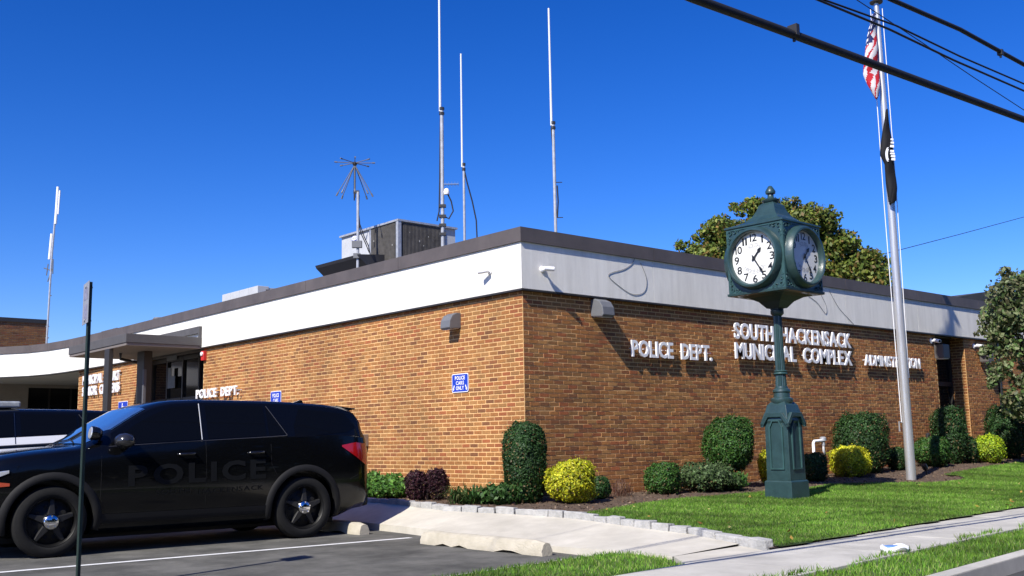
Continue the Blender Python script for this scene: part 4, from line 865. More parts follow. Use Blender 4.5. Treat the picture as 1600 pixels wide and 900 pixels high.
def flag(name, label, prof, colfn, side):
    """limp flag hanging in folds: prof rows (z, left, right) around the pole axis in metres along the picture-right direction"""
    NU, NV = 40, 60; V = []; cols = []; F = []; vd = Vector((-fw.x, -fw.y, 0)).normalized()
    zs = [p[0] for p in prof][::-1]
    for j in range(NV+1):
        v = j/NV; z = prof[0][0]+(prof[-1][0]-prof[0][0])*v
        a = float(np.interp(z, zs, [p[1] for p in prof][::-1])); b_ = float(np.interp(z, zs, [p[2] for p in prof][::-1]))
        for i in range(NU+1):
            u = i/NU; s_ = .5-.5*math.cos(u*math.pi*3.0); fold = math.sin(u*math.pi*3.0+.4)*.075*min(1, (b_-a)*5)+.02*math.sin(v*14+u*9)
            p = FPB+SV*(a+(b_-a)*(s_*.82+.18*u))+vd*(.12+fold); V.append((p.x, p.y, z+.03*math.sin(u*8)))
    mb = MB()
    for j in range(NV):
        for i in range(NU):
            u, v = (i+.5)/NU, (j+.5)/NV; a = j*(NU+1)+i; F.append((a, a+1, a+NU+2, a+NU+1)); cols.append(colfn(u, v))
    n0 = len(mb.v); mb.v += V; mb.f += F; mb.m += [0]*len(F); mb.c += cols
    o = mb.build(name, mat('flag_cloth', (.5, .5, .5), .8, attr=True, trans=.25), None, colors=True, smooth=80); return o
def uscol(u, v):
    q = v+u*.25     # the fly edge droops
    if q < .40:
        s = (int(u*12)+int(q*26)) % 2 == 0 and int(q*26) % 2 == 0; return (.75, .75, .78) if s else (.015, .025, .12)
    st = int((u*.9+v*1.0)*8.5); return (.55, .015, .03) if st % 2 else (.78, .76, .76)
def fo(px, py): d = ray(px, py); k = (Vector((FPB.x, FPB.y, 0))-Vector((EYE.x, EYE.y, 0))).length/math.hypot(d.x, d.y); p = EYE+d*k; return ((p-FPB).dot(SV), p.z)
rows = [((1357, 30), (1366, 30)), ((1350, 55), (1366, 55)), ((1345, 85), (1368, 85)), ((1341, 112), (1370, 112)), ((1341, 125), (1371, 128)), ((1350, 143), (1372, 145)), ((1361, 158), (1369, 158))]
us = flag('united_states_flag', '', [(fo(*a)[1], fo(*a)[0], fo(*b_)[0]) for a, b_ in rows], uscol, 0); tag(us, 'limp red, white and blue striped flag hanging near the top of the flagpole', 'flag')
def powcol(u, v):
    return (.006, .006, .008)
rows = [((1380, 176), (1384, 176)), ((1375, 200), (1388, 200)), ((1370, 232), (1392, 232)), ((1368, 248), (1394, 248)), ((1376, 262), (1396, 262)), ((1380, 300), (1400, 300)), ((1382, 320), (1399, 320))]
pw = flag('black_flag', '', [(fo(*a)[1], fo(*a)[0], fo(*b_)[0]) for a, b_ in rows], powcol, 0); tag(pw, 'limp black flag with white emblem hanging on the flagpole below the striped one', 'flag')
vd = Vector((-fw.x, -fw.y, 0)).normalized(); mb = MB()
def fpt(px, py, off=.215): s_, z = fo(px, py); return Vector((FPB.x, FPB.y, 0))+SV*s_+vd*off+Vector((0, 0, z))
for y0, y1, xa_, xb_ in ((221, 224, 1385, 1390), (226, 229, 1385, 1391), (231, 235, 1384, 1391), (239, 242, 1384, 1391), (243, 246, 1384, 1392), (247, 250, 1385, 1393), (251, 255, 1386, 1393)):
    mb.prism([(0, 0), (1, .0), (1, 1), (.1, .9)], fpt(xa_, y1), fpt(xb_, y1)-fpt(xa_, y1), fpt(xa_, y0)-fpt(xa_, y1), vd*.004)
for r0 in (1, 1.6):
    mb.tube([fpt(1382-5*math.sin(t)*1.0/r0**.0*(1 if r0 == 1 else .55), 247-11*math.cos(t)*(1 if r0 == 1 else .75)) for t in np.linspace(.15, 2.9, 9)], .012, 5)
mb.build('emblem', M_white, pw)
# ================================================================ ROOF EQUIPMENT
hv = thing('rooftop_unit', 'large rooftop air conditioner with dark coil faces and an intake hood behind the parapet', 'air conditioner', (1.6, 5.6, 4.17))
zt_ = PX(622, 343, 1.6).z; ymid = PX(578, 352, 1.6).y; yend = PX(533, 365, 1.6).y; xend = PY(695, 352, 5.6).x; xr = PY(712, 355, 5.6).x; zb_ = 4.45
m = MB(); m.box(1.62, xr, 5.62, yend, zb_, zt_-.03); m.build('cabinet', M_hvac, hv)
m = MB(); m.box(1.57, xr+.03, 5.57, yend+.03, zt_-.03, zt_+.01); m.build('lid', M_galv, hv)
m = MB(); m.box(1.595, 1.619, 5.70, ymid-.06, zb_+.05, zt_-.05); m.build('coil', M_coil, hv)
m = MB(); m.box(1.70, xend, 5.595, 5.619, zb_+.05, zt_-.05); m.build('coil', M_coil, hv)
for (x0, x1, y0, y1) in ((1.58, 1.66, 5.58, 5.66), (1.585, 1.617, ymid-.06, ymid)): m = MB(); m.box(x0, x1, y0, y1, zb_, zt_-.03); m.build('corner_post', M_galv, hv)
fin = MB()
for i in range(26):
    y = 5.74+(ymid-5.86)*i/25; fin.box(1.588, 1.594, y-.004, y+.004, zb_+.06, zt_-.06)
for i in range(30):
    x = 1.74+(xend-1.80)*i/29; fin.box(x-.004, x+.004, 5.588, 5.594, zb_+.06, zt_-.06)
fin.build('coil_fins', mat('coil_fin', (.12, .11, .10), .7, .4, 6), hv, kind='stuff')
ch_ = MB(); rs = random.Random(3)
for i in range(15):
    z = rs.uniform(zb_+.2, zt_-.12); s_ = rs.uniform(.008, .02)
    if i % 2: y = rs.uniform(5.75, ymid-.12); ch_.obox((1.586, y, z), (.001, 0, 0), (0, s_*.6, 0), (0, 0, s_))
    else: x = rs.uniform(1.75, xend-.1); ch_.obox((x, 5.586, z), (s_*.6, 0, 0), (0, .001, 0), (0, 0, s_))
ch_.build('flaking_paint', mat('flaked_paint', (.45, .44, .40), .8), hv, kind='stuff')
lp = PX(553, 372, 1.6); m = MB(); m.lathe((1.618, lp.y, lp.z), [(.13, 0), (.13, .006)], 28, axis=(-1, 0, 0)); m.v = [(v[0], v[1], lp.z+(v[2]-lp.z)*.5) for v in m.v]; bo = m.build('maker_badge', M_blue, hv)
m = MB(); m.lathe((1.611, lp.y, lp.z), [(.115, 0), (.115, .003)], 28, axis=(-1, 0, 0)); m.v = [(v[0], v[1], lp.z+(v[2]-lp.z)*.43) for v in m.v]; m.build('badge_face', M_white, bo)
m = MB(); text_mb(m, 'Carrier', (1.606, lp.y+.085, lp.z-.018), (0, -1, 0), (0, 0, 1), .17, .035, .0); m.build('badge_lettering', M_blue, bo)
ha, hb2 = PX(505, 412, .95), PX(560, 402, .95); m = MB()
yy0, yy1 = hb2.y, yend; m.prism([(1.619, ha.z-.42), (1.619, ha.z+.06), (.95, ha.z), (.98, ha.z-.06), (1.45, ha.z-.45)], (0, yy0, 0), (1, 0, 0), (0, 0, 1), (0, yy1-yy0, 0)); m.build('intake_hood', mat('hood_dark', (.035, .035, .04), .5, .1, 5), hv, fixn=True)
m = MB(); m.box(1.7, xr-.1, 5.7, yend-.1, 4.1, zb_); m.build('kerb_frame', M_galv, hv)
r2 = thing('rooftop_unit', 'small pale grey rooftop unit far along the roof, its top just above the coping', 'air conditioner', (1.2, 12.4, 4.17))
a, b_, c_ = PX(347, 459, 1.2), PX(403, 446, 1.2), PY(437, 449, PX(403, 446, 1.2).y)
for i in range(4): y0 = a.y+(b_.y-a.y)*i/4; y1 = a.y+(b_.y-a.y)*(i+1)/4; m = MB(); m.box(1.2, 1.5, min(y0, y1)+.008, max(y0, y1)-.008, 4.2, b_.z); m.build('cabinet_panel', M_hvac, r2, bevel=.01)
m = MB(); m.box(1.21, c_.x, b_.y+.02, a.y-.02, 4.15, b_.z-.03); m.build('cabinet', M_hvac, r2)
m = MB(); m.box(1.42, c_.x-.05, b_.y+.0, b_.y+.019, 4.2, b_.z-.08); m.build('louvre', M_dark, r2)
vt = PX(248, 498, .9); t = thing('roof_vent', 'small round capped roof vent above the coping beyond the canopy', 'vent', (vt.x, vt.y, 4.17)); m = MB(); m.lathe((vt.x, vt.y, 4.1), [(.09, 0), (.09, vt.z-4.16)], 12); m.build('pipe', M_galv, t)
m = MB(); m.lathe((vt.x, vt.y, vt.z-.03), [(.15, -.02), (.16, .02), (.13, .06)], 14); m.build('cap', M_grey, t)
cp2 = PX(183, 512, .5); m = MB(); m.box(.3, 1.2, cp2.y-.5, cp2.y+.7, 4.2, cp2.z-.06); tag(m.build('roof_hatch', M_coping), 'low dark box on the roof just above the canopy', 'roof hatch')
def mast(name, label, px, ptop, pbase, pj, X0, r0, r1, coax, group=None, extra=None):
    """whip aerial: steel mast to the joint, pale fibreglass whip above it"""
    b0 = PX(*pbase, X0); top = PX(*ptop, X0); j = PX(*pj, X0); x, y = b0.x, b0.y
    tz = lambda p: EYE.z+ray(*p).z*math.hypot(x-EYE.x, y-EYE.y)/math.hypot(ray(*p).x, ray(*p).y)
    t = thing(name, label, 'antenna', (x, y, 4.17), group); tx = x; jz, topz = tz(pj), tz(ptop)
    m = MB(); m.tube([(x, y, 4.15), (x, y, jz)], r0, 10); m.build('mast', M_galv, t)
    m = MB(); m.tube([(x-SV.x*.03, y-SV.y*.03, jz-.05), (x-SV.x*.03, y-SV.y*.03, topz)], [r1, r1*.8], 10); m.build('whip', mat('fibreglass', (.72, .74, .76), .4), t)
    m = MB()
    for dz in (-.16, .0): m.lathe((x, y, jz+dz*.6), [(r0*1.5, -.025), (r0*1.5, .025)], 8)
    m.build('clamp', M_dark, t)
    m = MB()
    for cc in coax: m.tube([Vector((x, y, tz((px, q[1]))))+SV*((q[0]-px)/FPX*math.hypot(x-EYE.x, y-EYE.y)) for q in cc], .014, 6)
    if coax: m.build('coax_cable', M_rubber, t, smooth=60)
    return t, x, y, tz
t, x, y, tz = mast('whip_antenna', 'tallest whip antenna, running out of the top of the picture beside the rooftop unit', 690, (688, -60), (692, 388), (689.5, 170), 1.25, .034, .024,
   [[(688, 175), (687, 220), (686, 280), (684.5, 330), (681, 345)], [(697, 300), (704, 315), (707, 330), (700, 342), (693, 338)]])
m = MB(); q = Vector((x, y, tz((690, 288)))); m.tube([q, q+SV*.30], .012, 6)
for k in range(5): m.tube([q+SV*(.06+.06*k)-Vector((0, 0, .05)), q+SV*(.06+.06*k)+Vector((0, 0, .05))], .005, 5)
m.obox(q+SV*.17, SV*.14, vd*.02, (0, 0, .012)); m.build('yagi', mat('yagi_blue', (.12, .2, .4), .4), t)
m = MB(); q = Vector((x, y, tz((690, 300))))+SV*.08; m.lathe(q, [(.05, -.05), (.06, 0), (.035, .06), (.001, .075)], 12); m.tube([q, q-SV*.08], .02, 6); m.build('radome', M_white, t, smooth=50)
m = MB()
for pz in (322, 338, 352, 366): MB().obox((x, y, tz((690, pz))), SV*.065, vd*.05, (0, 0, .025)).build('bracket', M_dark, t)
t, x, y, tz = mast('whip_antenna', 'shorter whip antenna just right of the rooftop unit with a slack cable', 724, (722, 84), (726, 380), (723, 257), 1.6, .023, .019, [[(724, 262), (729, 285), (737, 315), (743, 345), (744, 378)]])
t, x, y, tz = mast('whip_antenna', 'whip antenna standing alone above the front wall with two short pegs', 867, (860, 13), (868.5, 366), (865, 192), 2.4, .029, .022, [[(864, 200), (866, 235), (868, 260)], [(871, 290), (872, 315), (870, 340)]])
m = MB()
for pz in (285, 340): q = Vector((x, y, tz((868, pz)))); m.tube([q, q+SV*.14], .008, 5)
m.build('peg', M_dark, t)
# discone
b0 = PX(559, 418, 1.0); x, y = b0.x, b0.y; tz = lambda p: EYE.z+ray(*p).z*math.hypot(x-EYE.x, y-EYE.y)/math.hypot(ray(*p).x, ray(*p).y)
t = thing('discone_antenna', 'spiky discone antenna with a crown of thin rods on a short mast', 'antenna', (x, y, 4.17)); off = -.07
m = MB(); m.tube([(x, y, 4.15), (x, y, tz((562, 300)))], .03, 8); m.build('mast', M_galv, t)
hub = Vector((x, y, tz((557, 256))))+SV*off
m = MB(); m.tube([hub+Vector((0, 0, .03)), hub-Vector((0, 0, .72))], .022, 8); m.lathe(hub, [(.04, -.03), (.05, 0), (.03, .04)], 10); m.obox(hub+Vector((0, 0, -.60))-SV*off*.5, SV*.06, vd*.02, (0, 0, .03)); m.build('hub', M_dark, t)
for k in range(8):
    a_ = 2*math.pi*(k+.3)/8; d = Vector((math.cos(a_), math.sin(a_), 0)); m = MB(); m.tube([hub+Vector((0, 0, .02)), hub+d*.36+Vector((0, 0, .03))], .009, 6); m.tube([hub+d*.36+Vector((0, 0, .03)), hub+d*.42+Vector((0, 0, .033))], .016, 6); m.build('top_rod', M_grey, t)
    m = MB(); m.tube([hub-Vector((0, 0, .02)), hub+d*.34-Vector((0, 0, .62))], .009, 6); m.tube([hub+d*.34-Vector((0, 0, .62)), hub+d*.375-Vector((0, 0, .69))], .017, 6); m.build('cone_rod', M_grey, t)
m = MB(); dd = math.hypot(x-EYE.x, y-EYE.y)/FPX
for cc in ([(562, 305), (561, 330), (563, 350), (570, 370), (577, 385), (580, 400)], [(560, 340), (565, 365), (572, 380), (578, 395)]): m.tube([Vector((x, y, tz((560, q[1]))))+SV*((q[0]-560)*dd) for q in cc], .011, 5)
m.build('coax_cable', M_rubber, t)
MB().obox((x-.02, y, tz((558, 382))), SV*.10, vd*.05, (0, 0, .07)).build('junction_box', M_grey, t); MB().obox((x-.02, y, tz((558, 400))), SV*.07, vd*.05, (0, 0, .05)).build('junction_box', M_grey, t)
# far mast at the left
x, y = PY(73, 530, 27).x, 27.; tz = lambda p: EYE.z+ray(*p).z*math.hypot(x-EYE.x, y-EYE.y)/math.hypot(ray(*p).x, ray(*p).y); dd = math.hypot(x-EYE.x, y-EYE.y)/FPX
t = thing('antenna_mast', 'slim leaning antenna mast with white dipole tubes at far left beyond the brick storey', 'antenna', (x, y, 4.17))
P_ = lambda px, py: Vector((x, y, tz((px, py))))+SV*((px-73)*dd-(.018*(530-py)*dd))
m = MB(); m.tube([P_(73, 538), P_(77, 400), P_(82, 310)], .035, 6); m.build('mast', M_galv, t)
for a_, b_, r_ in (((81, 350), (83, 292), .05), ((84.5, 335), (86, 298), .03), ((73.5, 405), (76, 365), .05)): m = MB(); m.tube([P_(*a_), P_(*b_)], r_, 8); m.build('dipole_tube', M_white, t)
m = MB()
for a_, b_ in (((66, 418), (79, 424)), ((70, 430), (72, 412)), ((79, 405), (79, 428)), ((72, 440), (78, 420)), ((71, 510), (76, 510)), ((71, 528), (76, 528)), ((75, 462), (78, 462))): m.tube([P_(*a_), P_(*b_)], .02, 5)
m.build('mounting_arm', M_grey, t)
# ================================================================ WALL FITTINGS
def wall_lamp(label, side, px, py, w, h, dpt, box=False):
    n, u = ((0, -1, 0), (1, 0, 0)) if side == 'f' else ((-1, 0, 0), (0, -1, 0)); n, u = Vector(n), Vector(u)
    p = PY(px, py, 0) if side == 'f' else PX(px, py, 0); t = thing('wall_lamp', label, 'lamp', p, 'grey wall lamps')
    if not box:
        m = MB(); prof = [(0, h*.5), (dpt*.35, h*.5), (dpt*.72, h*.34), (dpt*.95, h*.02), (dpt, -h*.40), (dpt*.9, -h*.5), (0, -h*.42)]
        m.prism(prof, p-u*w/2, n, (0, 0, 1), u*w); m.build('lamp_housing', M_grey, t, fixn=True, bevel=.012)
        m = MB(); m.prism([(.03, -h*.43), (dpt*.85, -h*.505), (dpt*.85, -h*.53), (.03, -h*.46)], p-u*w*.42, n, (0, 0, 1), u*w*.84); m.build('lamp_lens', M_dial, t, fixn=True)
        m = MB(); m.obox(p+Vector((0, 0, h*.1))+n*.012, u*w*.4, n*.012, (0, 0, h*.3)); m.build('back_plate', M_dark, t)
    else:
        m = MB(); m.obox(p+n*(dpt/2+.04), u*w/2, n*dpt/2, (0, 0, h/2)); m.build('lamp_housing', mat('lamp_bronze', (.10, .092, .085), .5), t, bevel=.012)
        m = MB(); m.obox(p+n*(dpt/2+.04)-Vector((0, 0, h/2+.008)), u*w*.4, n*dpt*.4, (0, 0, .01)); m.build('lamp_lens', M_dial, t)
        m = MB(); m.tube([p, p+n*.05], .04, 8); m.build('bracket', M_dark, t)
wall_lamp('grey wedge-shaped wall lamp high on the side wall over the blue sign', 'l', 713, 503, .25, .27, .24)
wall_lamp('grey wedge-shaped wall lamp on the front wall near the corner', 'f', 932, 483, .27, .30, .28)
wall_lamp('brown box lamp on the front wall just before the administration doorway', 'f', 1462, 550, .30, .32, .22, True)
wall_lamp('brown box lamp on the brick pier right of the administration doorway', 'f', 1532, 556, .30, .32, .22, True)
def camera_(label, side, px, py, X=None, aim=(1, -1, -.2), scale=1.):
    n, u = ((0, -1, 0), (1, 0, 0)) if side == 'f' else ((-1, 0, 0), (0, -1, 0)); n, u = Vector(n), Vector(u)
    p = PY(px, py, -.08 if X is None else X) if side == 'f' else PX(px, py, -.08); t = thing('security_camera', label, 'camera', p, 'small white security cameras'); s_ = scale
    m = MB(); m.lathe(p, [(.05*s_, 0), (.05*s_, .02), (.03*s_, .03)], 14, axis=n); m.tube([p+n*.02, p+n*.08*s_], .018*s_, 8); m.build('mount', M_white, t, smooth=40)
    a_ = Vector(aim).normalized(); q = p+n*.10*s_; m = MB(); m.lathe(q-a_*.05*s_, [(.02*s_, 0), (.035*s_, .01), (.036*s_, .17*s_), (.03*s_, .175*s_)], 14, axis=a_); m.build('camera_body', M_white, t, smooth=40)
    m = MB(); m.lathe(q+a_*.126*s_, [(.024*s_, 0), (.02*s_, .004)], 12, axis=a_); m.build('lens', M_black, t)
camera_('white bullet camera on the side stucco band near the corner', 'l', 766, 424, aim=(-.55, 1, -.1))
camera_('white bullet camera on the front stucco band near the corner', 'f', 847, 421, aim=(1, -.5, -.05))
camera_('white camera above the box lamp before the administration doorway', 'f', 1454, 533, -.0, aim=(-.6, -1, -.2), scale=1.25)
camera_('white camera above the box lamp on the brick pier', 'f', 1521, 541, -.0, aim=(-.6, -1, -.2), scale=1.25)
# tan box with its conduit, just behind the rear of the SUV
p = PX(571, 688, 0); t = thing('wall_box', 'small tan utility box on the side wall directly behind the SUV tail light', 'utility box', p); m = MB(); m.obox(p+Vector((-.06, 0, 0)), (.06, 0, 0), (0, .11, 0), (0, 0, .11)); m.build('housing', mat('tan_box', (.26, .19, .14), .6), t, bevel=.01)
m = MB(); m.tube([p+Vector((-.03, -.06, -.1)), p+Vector((-.03, -.06, -.55)), p+Vector((-.06, -.10, -.62))], .016, 8); m.build('conduit', M_dark, t)
# alarm
p = PX(321, 556, 0); t = thing('fire_alarm', 'small red fire alarm sounder at the top of the side wall beside the canopy', 'alarm', p); m = MB(); m.obox(p+Vector((-.04, 0, 0)), (.04, 0, 0), (0, .075, 0), (0, 0, .11)); m.build('housing', M_red, t, bevel=.012)
m = MB(); m.lathe(p+Vector((-.08, 0, .04)), [(.05, 0), (.045, .03), (.001, .04)], 12, axis=(-1, 0, 0)); m.build('horn', M_white, t)
# loose cables on the stucco band
def smoothpts(P, k=6):
    P = [P[0]]+list(P)+[P[-1]]; out = []
    for i in range(1, len(P)-2):
        p0, p1, p2, p3 = [Vector((*q, 0)) for q in P[i-1:i+3]]
        for j in range(k): t = j/k; q = .5*((2*p1)+(p2-p0)*t+(2*p0-5*p1+4*p2-p3)*t*t+(3*p1-p0-3*p2+p3)*t**3); out.append((q.x, q.y))
    return out+[P[-1]]
def hang(label, pts, r=.0042): pts = smoothpts(pts); m = MB(); m.tube([PY(a, b, -.08-.007) for a, b in pts], r, 6); tag(m.build('loose_cable', mat('cable_grey', (.16, .16, .17), .7)), label, 'cable', 'loose cables hanging on the front stucco band')
hang('loose grey cable looping in a wide triangle on the front band near the corner', [(991, 392), (990, 408), (976, 420), (951, 429), (965, 445), (989, 460), (1007, 455), (1010, 435), (1001, 411)])
hang('loose grey cable hooking up below the street clock head', [(1248, 449), (1263, 462), (1277, 473), (1290, 490), (1291, 478), (1283, 461)])
hang('loose grey cable trailing diagonally down the band right of the clock', [(1296, 455), (1310, 480), (1325, 497), (1334, 507)])
# blue signs
def blue_sign(label, pxa, pxb, lines, sym=False):
    A_, B_ = PX(*pxa, -.015), PX(*pxb, -.015); y0, y1 = A_.y, B_.y; z0, z1 = B_.z, A_.z; w_, h_ = y0-y1, z1-z0; o_ = Vector((-.012, y0, z0))
    t = thing('blue_sign', label, 'sign', (0, (y0+y1)/2, z0), 'blue parking signs on the side wall'); m = MB()
    def rrect(x0, x1, z0_, z1_, r_): 
        P = []
        for cx, cz, a0 in ((x1-r_, z0_+r_, -90), (x1-r_, z1_-r_, 0), (x0+r_, z1_-r_, 90), (x0+r_, z0_+r_, 180)):
            for k in range(5): a_ = R(a0+22.5*k); P.append((cx+r_*math.cos(a_), cz+r_*math.sin(a_)))
        return P
    m.prism(rrect(0, w_, 0, h_, .03), o_, (0, -1, 0), (0, 0, 1), (-.004, 0, 0)); bd = m.build('border', M_white, t, fixn=True)
    m = MB(); m.prism(rrect(.013, w_-.013, .013, h_-.013, .024), o_+Vector((-.0045, 0, 0)), (0, -1, 0), (0, 0, 1), (-.0015, 0, 0)); m.build('face', M_blue, t, fixn=True)
    m = MB(); q = o_+Vector((-.0075, 0, 0))
    for i, ln in enumerate(lines):
        wl = w_*(.60 if len(ln) > 4 else .48); hl = h_*.19; m = text_mb(m, ln, q+Vector((0, -(w_-wl)/2, h_*(.68-.27*i))), (0, -1, 0), (0, 0, 1), wl, hl, .03)
    if lines:
        for s_ in (0, 1):
            cx = w_*(.13 if s_ == 0 else .87); k = -1 if s_ == 0 else 1
            m.prism([(cx-k*.025, .11), (cx-k*.005, .12), (cx+k*.02, .06), (cx+k*.03, .075), (cx+k*.022, .03), (cx-k*.018, .05), (cx+k*.0, .055)], q, (0, -1, 0), (0, 0, 1), (-.001, 0, 0))
    if sym:
        m.lathe(q+Vector((0, -w_*.45, h_*.78)), [(.03, 0), (.03, .001)], 12, axis=(-1, 0, 0)); f2 = lambda a, b: q+Vector((-.003, -w_*a, h_*b))
        m.tube([f2(.45, .68), f2(.46, .45), f2(.62, .45), f2(.70, .22), f2(.78, .22)], .012, 5); m.tube([f2(.45, .58), f2(.60, .58)], .010, 5); m.tube([f2(.40, .50), f2(.30, .36), f2(.34, .20), f2(.47, .13), f2(.60, .20), f2(.64, .30)], .010, 5)
    m.build('lettering', M_white, t)
blue_sign('blue POLICE CARS ONLY sign nearest the corner, fully in view', (706, 585), (732, 612), ['POLICE', 'CARS', 'ONLY'])
blue_sign('blue POLICE CARS ONLY sign half hidden behind the roof of the black SUV', (423, 612), (439, 640), ['POLICE', 'CARS', 'ONLY'])
blue_sign('small blue wheelchair symbol sign on the wall behind the SUV windscreen', (185, 628), (199, 646), [], True)
# green post with its sign, seen nearly edge-on
ps = G(118, 924, 0); x, y = ps.x, ps.y; tz = lambda p: EYE.z+ray(*p).z*math.hypot(x-EYE.x, y-EYE.y)/math.hypot(ray(*p).x, ray(*p).y)
t = thing('sign_post', 'green steel channel post with a small grey sign seen edge-on, near the camera at left', 'sign post', (x, y, 0)); ztop = tz((121, 440))
pn = Vector((math.cos(R(170)), math.sin(R(170)), 0)); pu = Vector((-pn.y, pn.x, 0))*-1
m = MB(); m.prism([(-.036, 0), (-.022, 0), (-.016, .024), (.016, .024), (.022, 0), (.036, 0), (.036, .006), (.026, .006), (.019, .030), (-.019, .030), (-.026, .006), (-.036, .006)], (x, y, -.1), pu, -pn, (0, 0, ztop+.1)); m.build('post', M_postg, t, fixn=True)
m = MB(); sz0 = tz((118, 506)); sz1 = tz((118, 441)); sp_ = Vector((x, y, 0))+pn*.014
m.prism([(-.15, sz0), (.15, sz0), (.15, sz1), (-.15, sz1)], sp_, pu, (0, 0, 1), pn*.003); sg = m.build('sign_plate', mat('sign_grey', (.27, .28, .31), .5, .08, 8), t, fixn=True)
m = MB()
for a, b, c, d in ((-.09, .09, .58, .86), (-.09, .07, .10, .46)): m.prism([(a, sz0+(sz1-sz0)*c), (b, sz0+(sz1-sz0)*c), (b, sz0+(sz1-sz0)*d), (a, sz0+(sz1-sz0)*d)], sp_+pn*.0035, pu, (0, 0, 1), pn*.001)
m.build('faded_print', mat('faded_print', (.22, .22, .30), .6, .4, 30), sg, fixn=True)
m = MB()
for z in (sz0+.03, sz1-.04): m.lathe(Vector((x, y, z))-pn*.035, [(.008, 0), (.008, .055), (.014, .055), (.014, .062)], 8, axis=pn)
m.build('bolt', M_galv, t)
# ================================================================ PIPES AND SMALL THINGS IN THE BED
p = PY(1272, 712, -.55); q = PY(1285, 690, -.55); t = thing('gas_meter_pipe', 'white bent vent pipe with a grey regulator in the bed right of the clock', 'pipe', (p.x, -.55, .3))
m = MB(); m.tube([(p.x, -.55, .25), (p.x, -.55, q.z-.02), (p.x+.03, -.55, q.z+.01), (q.x-.02, -.55, q.z+.02)], .028, 10); m.build('pipe', M_white, t, smooth=60)
r_ = PY(1286, 688, -.55); m = MB(); m.tube([(r_.x, -.55, r_.z-.10), (r_.x, -.55, r_.z+.06)], .035, 10); m.lathe((r_.x, -.55, r_.z+.02), [(.03, -.04), (.062, -.03), (.062, .03), (.03, .05)], 14); m.build('regulator', M_galv, t, smooth=40)
m = MB(); m.tube([(r_.x, -.55, r_.z-.08), (r_.x, -.55, r_.z-.2), (r_.x+.10, -.52, r_.z-.26), (r_.x+.12, -.3, r_.z-.3)], .024, 8); m.build('lower_pipe', M_white, t, smooth=60)
p = PY(1450, 683, -.8); t = thing('path_light', 'small silver path light standing in the bed right of the flagpole', 'light', (p.x, -.8, .5)); m = MB(); m.tube([(p.x, -.8, .45), (p.x, -.8, p.z+.02)], .022, 8); m.build('stake', M_alu, t); m = MB(); m.lathe((p.x, -.8, p.z), [(.045, -.02), (.045, .07), (.02, .09)], 12); m.build('head', M_dark, t)
p = GT(1448, 742); t = thing('spotlight', 'small black ground spotlight beside the flagpole', 'light', p); m = MB(); m.lathe(p+Vector((0, 0, .09)), [(.03, 0), (.05, .03), (.055, .12), (.05, .13)], 12, axis=(-.5, .1, .8)); m.build('head', M_black, t); m = MB(); m.tube([p-Vector((0, 0, .03)), p+Vector((0, 0, .1))], .012, 6); m.build('stake', M_black, t)
p = G(1398, 859, .125); t = MB(); t.lathe(p+Vector((0, 0, .0)), [(.15, 0), (.16, .02), (.13, .035), (.12, .02), (.001, .015)], 18); t.v = [(p.x+(v[0]-p.x)*.9, p.y+(v[1]-p.y)*.75, v[2]+.015*math.sin(v[0]*30)) for v in t.v]; o = t.build('paper_plate', M_white, smooth=50); tag(o, 'crumpled white paper plate lying at the grass edge of the pavement', 'litter')
m = MB(); m.lathe(p+Vector((.02, .03, .022)), [(.09, 0), (.07, .012), (.001, .016)], 14); m.build('blue_wrapper', mat('wrapper_blue', (.12, .25, .55), .5), o)
# ================================================================ OVERHEAD WIRES
def wire(label, pts, Y, r, group='overhead wires along the street', clamps=()):
    P = [PY(a, b, Y) for a, b in pts]; d0 = P[0]-P[1]; d1 = P[-1]-P[-2]; P = [P[0]+d0*(14/d0.length)+Vector((0, 0, .4))]+P+[P[-1]+d1*(22/d1.length)+Vector((0, 0, 1.0))]
    m = MB(); m.tube(P, r, 8); o = m.build('overhead_wire', M_rubber, smooth=70); tag(o, label, 'wire', group)
    for cx, cy in clamps:
        c = PY(cx, cy, Y); m = MB(); m.obox(c, (.022, 0, 0), (0, r*1.2, 0), (0, 0, r*1.3)); m.obox(c-Vector((0, 0, r*1.8)), (.009, 0, 0), (0, .009, 0), (0, 0, r*.8)); m.build('clamp', M_dark, o)
def qb(a, c, b, n=8): return [((1-t)**2*a[0]+2*t*(1-t)*c[0]+t*t*b[0], (1-t)**2*a[1]+2*t*(1-t)*c[1]+t*t*b[1]) for t in [i/n for i in range(n+1)]]
wire('thickest black overhead cable, crossing in front of the flagpole', qb((1085, -2), (1325, 85), (1600, 187), 10), -7.15, .036, clamps=[(1240, 48)])
wire('black overhead cable across the top right corner', [(1392, -1), (1500, 46), (1600, 101)], -7.2, .022, clamps=[(1563, 82)])
wire('upper of the pair of thin overhead wires behind the flagpole top', [(1283, -2), (1400, 40), (1500, 88), (1600, 131)], -6.2, .011)
wire('lower of the pair of thin overhead wires behind the flagpole top', [(1274, -2), (1390, 46), (1490, 94), (1600, 142)], -6.2, .013)
wire('thinnest overhead wire dropping below the pair at upper right', [(1336, -2), (1440, 66), (1520, 120), (1600, 172)], -5.4, .006)
wire('single thin wire rising to the right behind the flagpole above the roof', [(1300, 416), (1400, 392), (1500, 366), (1600, 339)], 22, .022)
